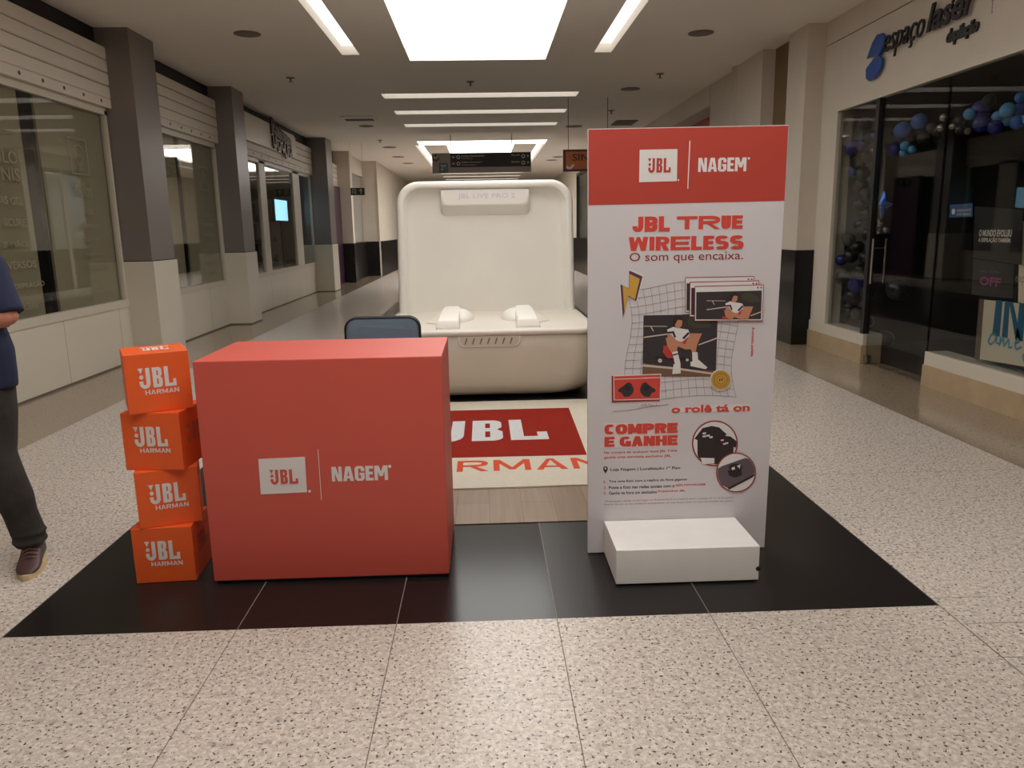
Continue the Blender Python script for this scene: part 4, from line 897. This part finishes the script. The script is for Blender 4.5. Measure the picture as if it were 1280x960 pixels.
g = MB(); rpanel(g, [(1222, 374), (1228, 374), (1222, 450), (1216, 449)], mat('poster_edge', (96, 82, 66), .6), -.016, .002); t.part('edge_strip', g)
g = MB()
for q in ([(1243, 375), (1251, 376), (1247, 421), (1238, 419)], [(1254, 376), (1260, 377), (1257, 423), (1250, 421)], [(1272, 379), (1280, 380), (1276, 427), (1267, 425)], [(1259, 377), (1264, 378), (1274, 426), (1267, 425)], [(1284, 381), (1300, 383), (1300, 430), (1280, 427)]): rpanel(g, q, TEALB, -.016, .001)
t.part('block_lettering', g)
g = MB(); sc = lambda pts: stroke(g, [rp_(*q) for q in pts], .008, lambda u, v, w: PM(u, v, w-.014), TEALL)
sc([(1243, 418), (1237, 418), (1233, 427), (1236, 431), (1241, 427), (1244, 419), (1243, 428), (1247, 430)]); sc([(1249, 421), (1247, 432), (1252, 422), (1253, 433), (1259, 424), (1259, 435), (1263, 434)]); sc([(1266, 430), (1272, 427), (1270, 423), (1266, 430), (1268, 437), (1275, 434)]); sc([(1281, 440), (1276, 445), (1279, 455), (1290, 450)])
t.part('script_lettering', g)
g = MB(); rtext(g, 'espa\u00e7o', 1267, 345, 1292, 358, mat('poster_olive', (140, 130, 100), .6), .0, -.0165); t.part('small_lettering', g)
t = T('glass_sticker', 'small blue sticker with white icon on the right shop glass', 'sticker', PM(*rp_(1200, 272), 0))
g = MB(); rpanel(g, [(1188, 256), (1216, 254), (1216, 271), (1187, 272)], mat('sticker_blue', (58, 92, 140), .5)); t.part('sheet', g)
g = MB(); g.prism(circ(*rp_(1192.5, 264.5), .026, 14), lambda u, v, w: PM(u, v, w+.005), .001, PW); t.part('round_icon', g); g = MB(); rtext(g, 'SORRIA VOC\u00ca', 1197, 261, 1214, 264, PW, .01, .005); rtext(g, 'EST\u00c1 SENDO', 1197, 266, 1214, 269, PW, .01, .005); t.part('sticker_lettering', g)

LAT = lambda n, c, r=.22, me=0.: mat(n, c, r, metal=me)
KB = {'k': ('black', LAT('balloon_black', (18, 17, 20), .28)), 'b': ('mid blue', LAT('balloon_blue', (52, 96, 176))), 'l': ('light blue', LAT('balloon_light_blue', (84, 156, 206))), 'n': ('navy blue', LAT('balloon_navy', (30, 40, 116))), 'i': ('indigo', LAT('balloon_indigo', (62, 62, 140))), 's': ('silver', LAT('balloon_silver', (176, 174, 168), .18, .9)), 'g': ('grey', LAT('balloon_grey', (104, 98, 92)))}
protos = {}; placed = []
def balloon(px, py, r, c, x=4.5):
    nm, m = KB[c]; best = None
    for k in range(240):
        if k >= 40 and best: break
        xx = 4.34+.028*(k % 40); p = atx(px+2.5*(k//40), py, xx); dep = FV.dot(p-Vector((0, 0, CAMH))); R = r*dep/FPX
        if xx-1.2*R < XR+(.05 if p.z > .34+R*1.2 else .21) or p.y+R > 9.8 or (p.y+R > 9.41 and xx-1.2*R < XR+.21): continue
        gap = min([(p-q).length-.98*(R+w)-.1*max(R, w) for q, w in placed] or [1])
        if best is None or gap > best[0]: best = (gap, p, R)
        if gap > 0: break
    gap, p, R = best; placed.append((p, R))
    if c not in protos:
        b = MB(); pf = [(.001, -1.16), (.1, -1.17), (.05, -1.08), (.12, -1.02), (.45, -.88), (.72, -.66), (.9, -.38), (.99, -.05), (.98, .25), (.86, .55), (.64, .79), (.36, .94), (.12, .995), (.001, 1.0)]
        b.lathe(pf, (0, 0, 0), m, 20); o = b.build('balloon'); protos[c] = o
    else: o = protos[c].copy(); COL.objects.link(o)
    o.location = p; o.scale = (R, R, R); o.rotation_euler = (random.uniform(.9, 2.2), random.uniform(-.5, .5), random.uniform(0, 6.28))
    tag(o, nm + ' balloon in the garland behind the right shop glass', 'balloon', nm + ' garland balloons')
for q in ((1128.6, 163, 10.5, 'b'), (1149, 152, 10, 'b'), (1131.5, 182.5, 6, 'l'), (1130, 191, 5.5, 'l'), (1140, 187, 5, 'l'), (1119, 186, 9, 'n'), (1156, 172, 9, 'k'), (1164, 160, 6, 'k'), (1140, 176, 8, 'k'), (1170, 170, 8, 'k'),
          (1180, 147, 5.2, 's'), (1176, 160, 5, 's'), (1191, 158, 4.2, 's'), (1210, 164, 4.5, 'g'), (1199, 150, 7, 'k'), (1201, 163, 6, 'k'), (1212, 142.5, 7, 'l'), (1227, 137, 12, 'i'), (1228, 155, 11, 'n'), (1244, 159, 9, 'n'), (1236, 126, 8, 'k'),
          (1247, 145, 6.5, 'l'), (1259.5, 138, 9.5, 'l'), (1259.5, 151, 6.5, 'l'), (1272, 153, 9, 'b'), (1276, 136, 8, 'b'), (1276, 122, 7, 'b'), (1288, 148, 9, 'l'), (1292, 130, 10, 'n'),
          (1081, 157, 9.5, 'k'), (1086, 172, 9, 'k'), (1066, 184.5, 9.5, 'i'), (1080, 177, 8, 'i'), (1093, 171, 5, 'i'), (1073, 203, 9, 'k'), (1085, 196, 8, 'k'), (1066, 214, 6, 'i'), (1078, 217, 9, 'k'), (1076, 232, 9, 'k'), (1083, 244, 9, 'k'), (1077, 255, 9, 'k'), (1084, 268, 9, 'k'), (1076, 282, 9, 'k'), (1086, 292, 9, 'k'),
          (1092, 188, 3.6, 's'), (1096, 199, 3.2, 's'), (1099, 279, 4.6, 's'), (1095, 290, 4.6, 's'), (1107, 287, 3.5, 's'), (1050, 306, 7, 'g'), (1061, 300, 8, 'g'), (1072, 309, 8, 'k'), (1064, 320, 9, 'k'), (1047, 325, 7, 'n'), (1082, 322, 9, 'k'), (1052, 345, 9, 'k'), (1076, 338, 9, 'k'), (1071, 356, 11, 'n'), (1055, 362, 9.5, 'k'), (1067, 371, 11, 'k'), (1085, 366, 9, 'k'), (1062, 384, 9, 'k'), (1053, 396, 9.5, 'k'), (1073, 392, 9, 'k'), (1084, 402, 8, 'k'), (1106, 424, 11, 'k'), (1122, 362, 14, 'k')):
    balloon(*q)
p = atx(1104, 256, 4.325); st = []
for i in range(16):
    a = i*math.pi/8; R = (.02, .09, .05, .09)[i % 4]*1.0; R = .22 if i in (0, 8) else (.15 if i in (4, 12) else R); st.append((math.cos(a)*R, math.sin(a)*R))
b = MB(); n = len(st); vs = [(0, u, v) for u, v in st]+[(.05, 0, 0), (-.05, 0, 0)]
b.add(vs, [(i, (i+1) % n, n) for i in range(n)]+[((i+1) % n, i, n+1) for i in range(n)], mat('blue_foil', (30, 96, 190), .25, metal=.6)); o = b.build('star_balloon'); o.location = p
tag(o, 'spiky blue foil star balloon among the black garland balloons', 'balloon')

# ---- shop furniture behind the right glass
t = T('reception_desk', 'dark reception desk deep behind the right shop glass', 'desk', (7.0, 6.5, 0))
t.part('body', MB().rbox(6.7, 7.3, 5.6, 7.6, .004, 1.05, .02, ROOMD, 2, False)); t.part('top', MB().rbox(6.65, 7.35, 5.55, 7.65, 1.051, 1.09, .01, mat('desk_top', (84, 76, 68), .4), 2, False))

# ================================================================== PERSON at the left edge
SKINM = mat('skin', (190, 128, 104), .55); NAVY = mat('navy_shirt', (30, 36, 66), .85, bump=.15, bscale=60); TROUS = mat('dark_trousers', (50, 47, 42), .9, bump=.25, bscale=50, noise=.15, nscale=14); SHOE = mat('brown_shoe_leather', (74, 48, 46), .5); SOLE = mat('pale_sole', (204, 186, 142), .7); HAIR = mat('dark_hair', (30, 24, 22), .6)
PXC, PYC = -2.37, 3.56
t = T('person', 'person in navy short-sleeved shirt, dark trousers and brown shoes at left edge', 'person', (PXC, PYC, 0))
def chain(mb, pts, m, seg=14):
    """pts: (point, rx, ry); elliptical rings lofted along the chain, x/y radii for upright parts"""
    rings = []
    P = [Vector(p[0]) for p in pts]
    for i, (p, rx, ry) in enumerate(pts):
        tn = (P[min(i+1, len(P)-1)]-P[max(i-1, 0)]).normalized(); a = Vector((1, 0, 0)) if abs(tn.x) < .9 else Vector((0, 0, 1))
        v = tn.cross(a).normalized(); u = v.cross(tn)
        rings.append([P[i]+u*rx*math.cos(k*2*math.pi/seg)+v*ry*math.sin(k*2*math.pi/seg) for k in range(seg)])
    return mb.loft(rings, m)
def blob(mb, c, r, m):
    bm = bmesh.new(); bmesh.ops.create_icosphere(bm, subdivisions=3, radius=1)
    for v in bm.verts: v.co = Vector((c[0]+v.co.x*r[0], c[1]+v.co.y*r[1], c[2]+v.co.z*r[2]))
    return mb.bm(bm, m)
def fuse(o, vox, it):
    r = o.modifiers.new('fuse', 'REMESH'); r.mode = 'VOXEL'; r.voxel_size = vox; r.use_smooth_shade = True
    s = o.modifiers.new('soften', 'SMOOTH'); s.factor = .5; s.iterations = it
V = lambda dx, dy, z: (PXC+dx, PYC+dy, z)
def arm(s):   # s=+1: the arm at the right in the picture
    return V(s*.125, .02, 1.455), V(s*.218, -.02, 1.205), V(s*.0, -.22, 1.2)
b = MB()
chain(b, [(V(0, .0, .9), .16, .11), (V(0, 0, 1.05), .15, .105), (V(0, 0, 1.25), .165, .11), (V(0, 0, 1.42), .15, .09), (V(0, .01, 1.5), .075, .065), (V(0, .01, 1.6), .055, .058)], SKINM)
blob(b, V(0, -.01, 1.68), (.075, .095, .115), SKINM); blob(b, V(0, -.105, 1.665), (.014, .022, .026), SKINM); blob(b, V(0, -.075, 1.6), (.045, .035, .03), SKINM)
for s in (-1, 1):
    blob(b, V(s*.077, .005, 1.675), (.012, .022, .032), SKINM)
    sh, el, wr_ = arm(s)
    chain(b, [(sh, .05, .05), (el, .04, .042)], SKINM); blob(b, el, (.043, .043, .043), SKINM)
    e, w = Vector(el), Vector(wr_); chain(b, [(e, .05, .052), (e.lerp(w, .3), .052, .054), (w, .028, .03)], SKINM)
    d = (w-e).normalized(); up = Vector((0, 0, 1)); pc = w+d*.05
    chain(b, [(w, .028, .022), (w+d*.045, .04, .02), (w+d*.09, .038, .017)], SKINM, 10)
    for k, L in enumerate((.062, .075, .07, .055)):
        r0 = w+d*.085+up*(.028-.019*k); m1 = r0+d*L*.5+Vector((-s*.004, -.006, 0)); m2 = r0+d*L*.85+Vector((-s*.004, .014, -.004))
        b.tube([r0-d*.015, m1, m2], [.0092, .0088, .0075], SKINM, 8)
    b.tube([w+d*.03+up*.02, w+d*.06+up*.045, w+d*.09+up*.055], [.012, .0105, .008], SKINM, 8)
    chain(b, [(V(s*.08, 0, .9), .08, .085), (V(s*.08, -.02, .56), .05, .055), (V(s*.15, .03, .12), .036, .04)], SKINM)
bd = t.part('body', b); fuse(bd, .0065, 2)
b = MB()   # hair
rg = []
for i in range(9):
    a = i/8*1.75; zz = 1.69+.108*math.cos(a); rr = max(math.sin(a), .02)
    rg.append([V((.082)*rr*math.cos(q*math.pi/10), .012+(.1)*rr*math.sin(q*math.pi/10)+(.012 if math.sin(q*math.pi/10) < 0 else 0), max(zz+.012, 1.735 if math.sin(q*math.pi/10) < -.2 else 1.62)) for q in range(20)])
b.loft(rg, HAIR); t.part('hair', b, bd)
b = MB()
for s in (-1, 1):
    blob(b, V(s*.03, -.098, 1.69), (.011, .007, .007), mat('eye', (60, 50, 45), .2)); blob(b, V(s*.03, -.1, 1.712), (.017, .006, .004), HAIR)
t.part('eyes', b, bd); b = MB(); blob(b, V(0, -.098, 1.63), (.026, .008, .007), mat('lips', (150, 84, 76), .5)); t.part('mouth', b, bd)
b = MB()   # shirt
chain(b, [(V(0, 0, .87), .196, .138), (V(0, 0, .95), .2, .14), (V(0, 0, 1.05), .203, .14), (V(0, 0, 1.15), .178, .132), (V(0, 0, 1.28), .172, .132), (V(0, 0, 1.42), .165, .112), (V(0, .01, 1.5), .11, .082), (V(0, .01, 1.53), .078, .074)], NAVY, 20)
for s in (-1, 1):
    sh, el, wr_ = arm(s); S_, E_ = Vector(sh), Vector(el); D_ = (E_-S_).normalized()
    chain(b, [(S_-D_*.05, .05, .06), (S_+D_*.02, .078, .082), (S_.lerp(E_, .5), .074, .078), (S_.lerp(E_, .98), .072, .074)], NAVY, 16)
sh = t.part('shirt', b); fuse(sh, .011, 3)
b = MB()   # trousers
chain(b, [(V(0, 0, 1.0), .165, .118), (V(0, 0, .92), .175, .125), (V(0, .01, .84), .178, .125)], TROUS, 20)
for s in (-1, 1):
    if s > 0: L = [(V(.085, 0, .9), .095, .11), (V(.08, -.005, .76), .097, .108), (V(.074, -.015, .62), .09, .096), (V(.078, -.03, .56), .087, .09), (V(.107, -.035, .46), .082, .086), (V(.13, -.02, .34), .079, .084), (V(.134, -.005, .26), .071, .076), (V(.146, .01, .17), .072, .076), (V(.15, .02, .1), .066, .072)]
    else: L = [(V(-.09, 0, .9), .095, .11), (V(-.11, -.005, .78), .1, .108), (V(-.13, -.02, .65), .088, .095), (V(-.15, -.03, .5), .08, .086), (V(-.165, 0, .3), .075, .08), (V(-.17, .02, .095), .066, .072)]
    chain(b, L, TROUS, 16)
    f = L[-1][0]
    for z in (.12, .165): chain(b, [((f[0], f[1]-.01, z-.018), .06, .07), ((f[0], f[1]-.01, z), .078, .082), ((f[0], f[1]-.01, z+.018), .062, .07)], TROUS, 14)
tr = t.part('trousers', b); fuse(tr, .011, 2)
for s, fx, fy, rot in ((1, .158, .01, 20), (-1, -.17, .02, 6)):
    Mx = Matrix.Translation(V(fx, fy, 0)) @ Matrix.Rotation(math.radians(rot), 4, 'Z') @ Matrix.Diagonal((1.15, 1.05, 1.05, 1))
    b = MB()   # upper: rings from heel to toe
    prof = [(.075, .03, .02, .09), (.06, .042, .02, .105), (.02, .046, .02, .11), (-.03, .045, .02, .105), (-.07, .045, .02, .085), (-.11, .048, .02, .066), (-.15, .046, .02, .054), (-.18, .036, .02, .044), (-.198, .018, .02, .034)]
    b.loft([[(w*math.cos(a)*(1 if math.sin(a) < 0 else .92), y, z0_+(h-z0_)*(.5+.5*math.sin(a)) ) for a in [k*2*math.pi/16 for k in range(16)]] for y, w, z0_, h in prof], SHOE); b.xform(Mx)
    sh = t.part('shoe', b)
    out = [(.046*math.sin(a)*(1+.08*math.cos(a)), -.062+.148*math.cos(a)) for a in [k*2*math.pi/28 for k in range(28)]]
    sl = MB(); sl.prism([(x*1.08, y) for x, y in out][::-1], lambda u, v, w: (u, v, w+.001), .026, SOLE); sl.xform(Mx); t.part('sole', sl, sh, 'pale rubber sole')
    lc = MB()
    for k in range(4):
        y = -.04-.022*k; z = .104-.011*k; lc.tube([(-.03, y, z-.012), (0, y-.006, z+.004), (.03, y, z-.012)], .0035, mat('lace', (96, 66, 62), .8), 6)
    lc.xform(Mx); t.part('laces', lc, sh)

# ---- lit display in the far right shop window
t = T('window_display', 'bright blue and white display in the far right shop window beside the case lid', 'display', (3.9, 26.6, 1.3))
t.part('panel', MB().box(3.88, 3.92, 25.9, 27.2, 2.3, 3.2, emit('display_panel', (.62, .76, 1.0), .8)))
t.part('post', MB().box(3.885, 3.915, 26.5, 26.6, 0, 2.3, ALU)); t.part('goods_panel', MB().box(3.87, 3.93, 25.7, 26.4, 1.25, 2.0, mat('display_orange', (190, 96, 60), .5)))
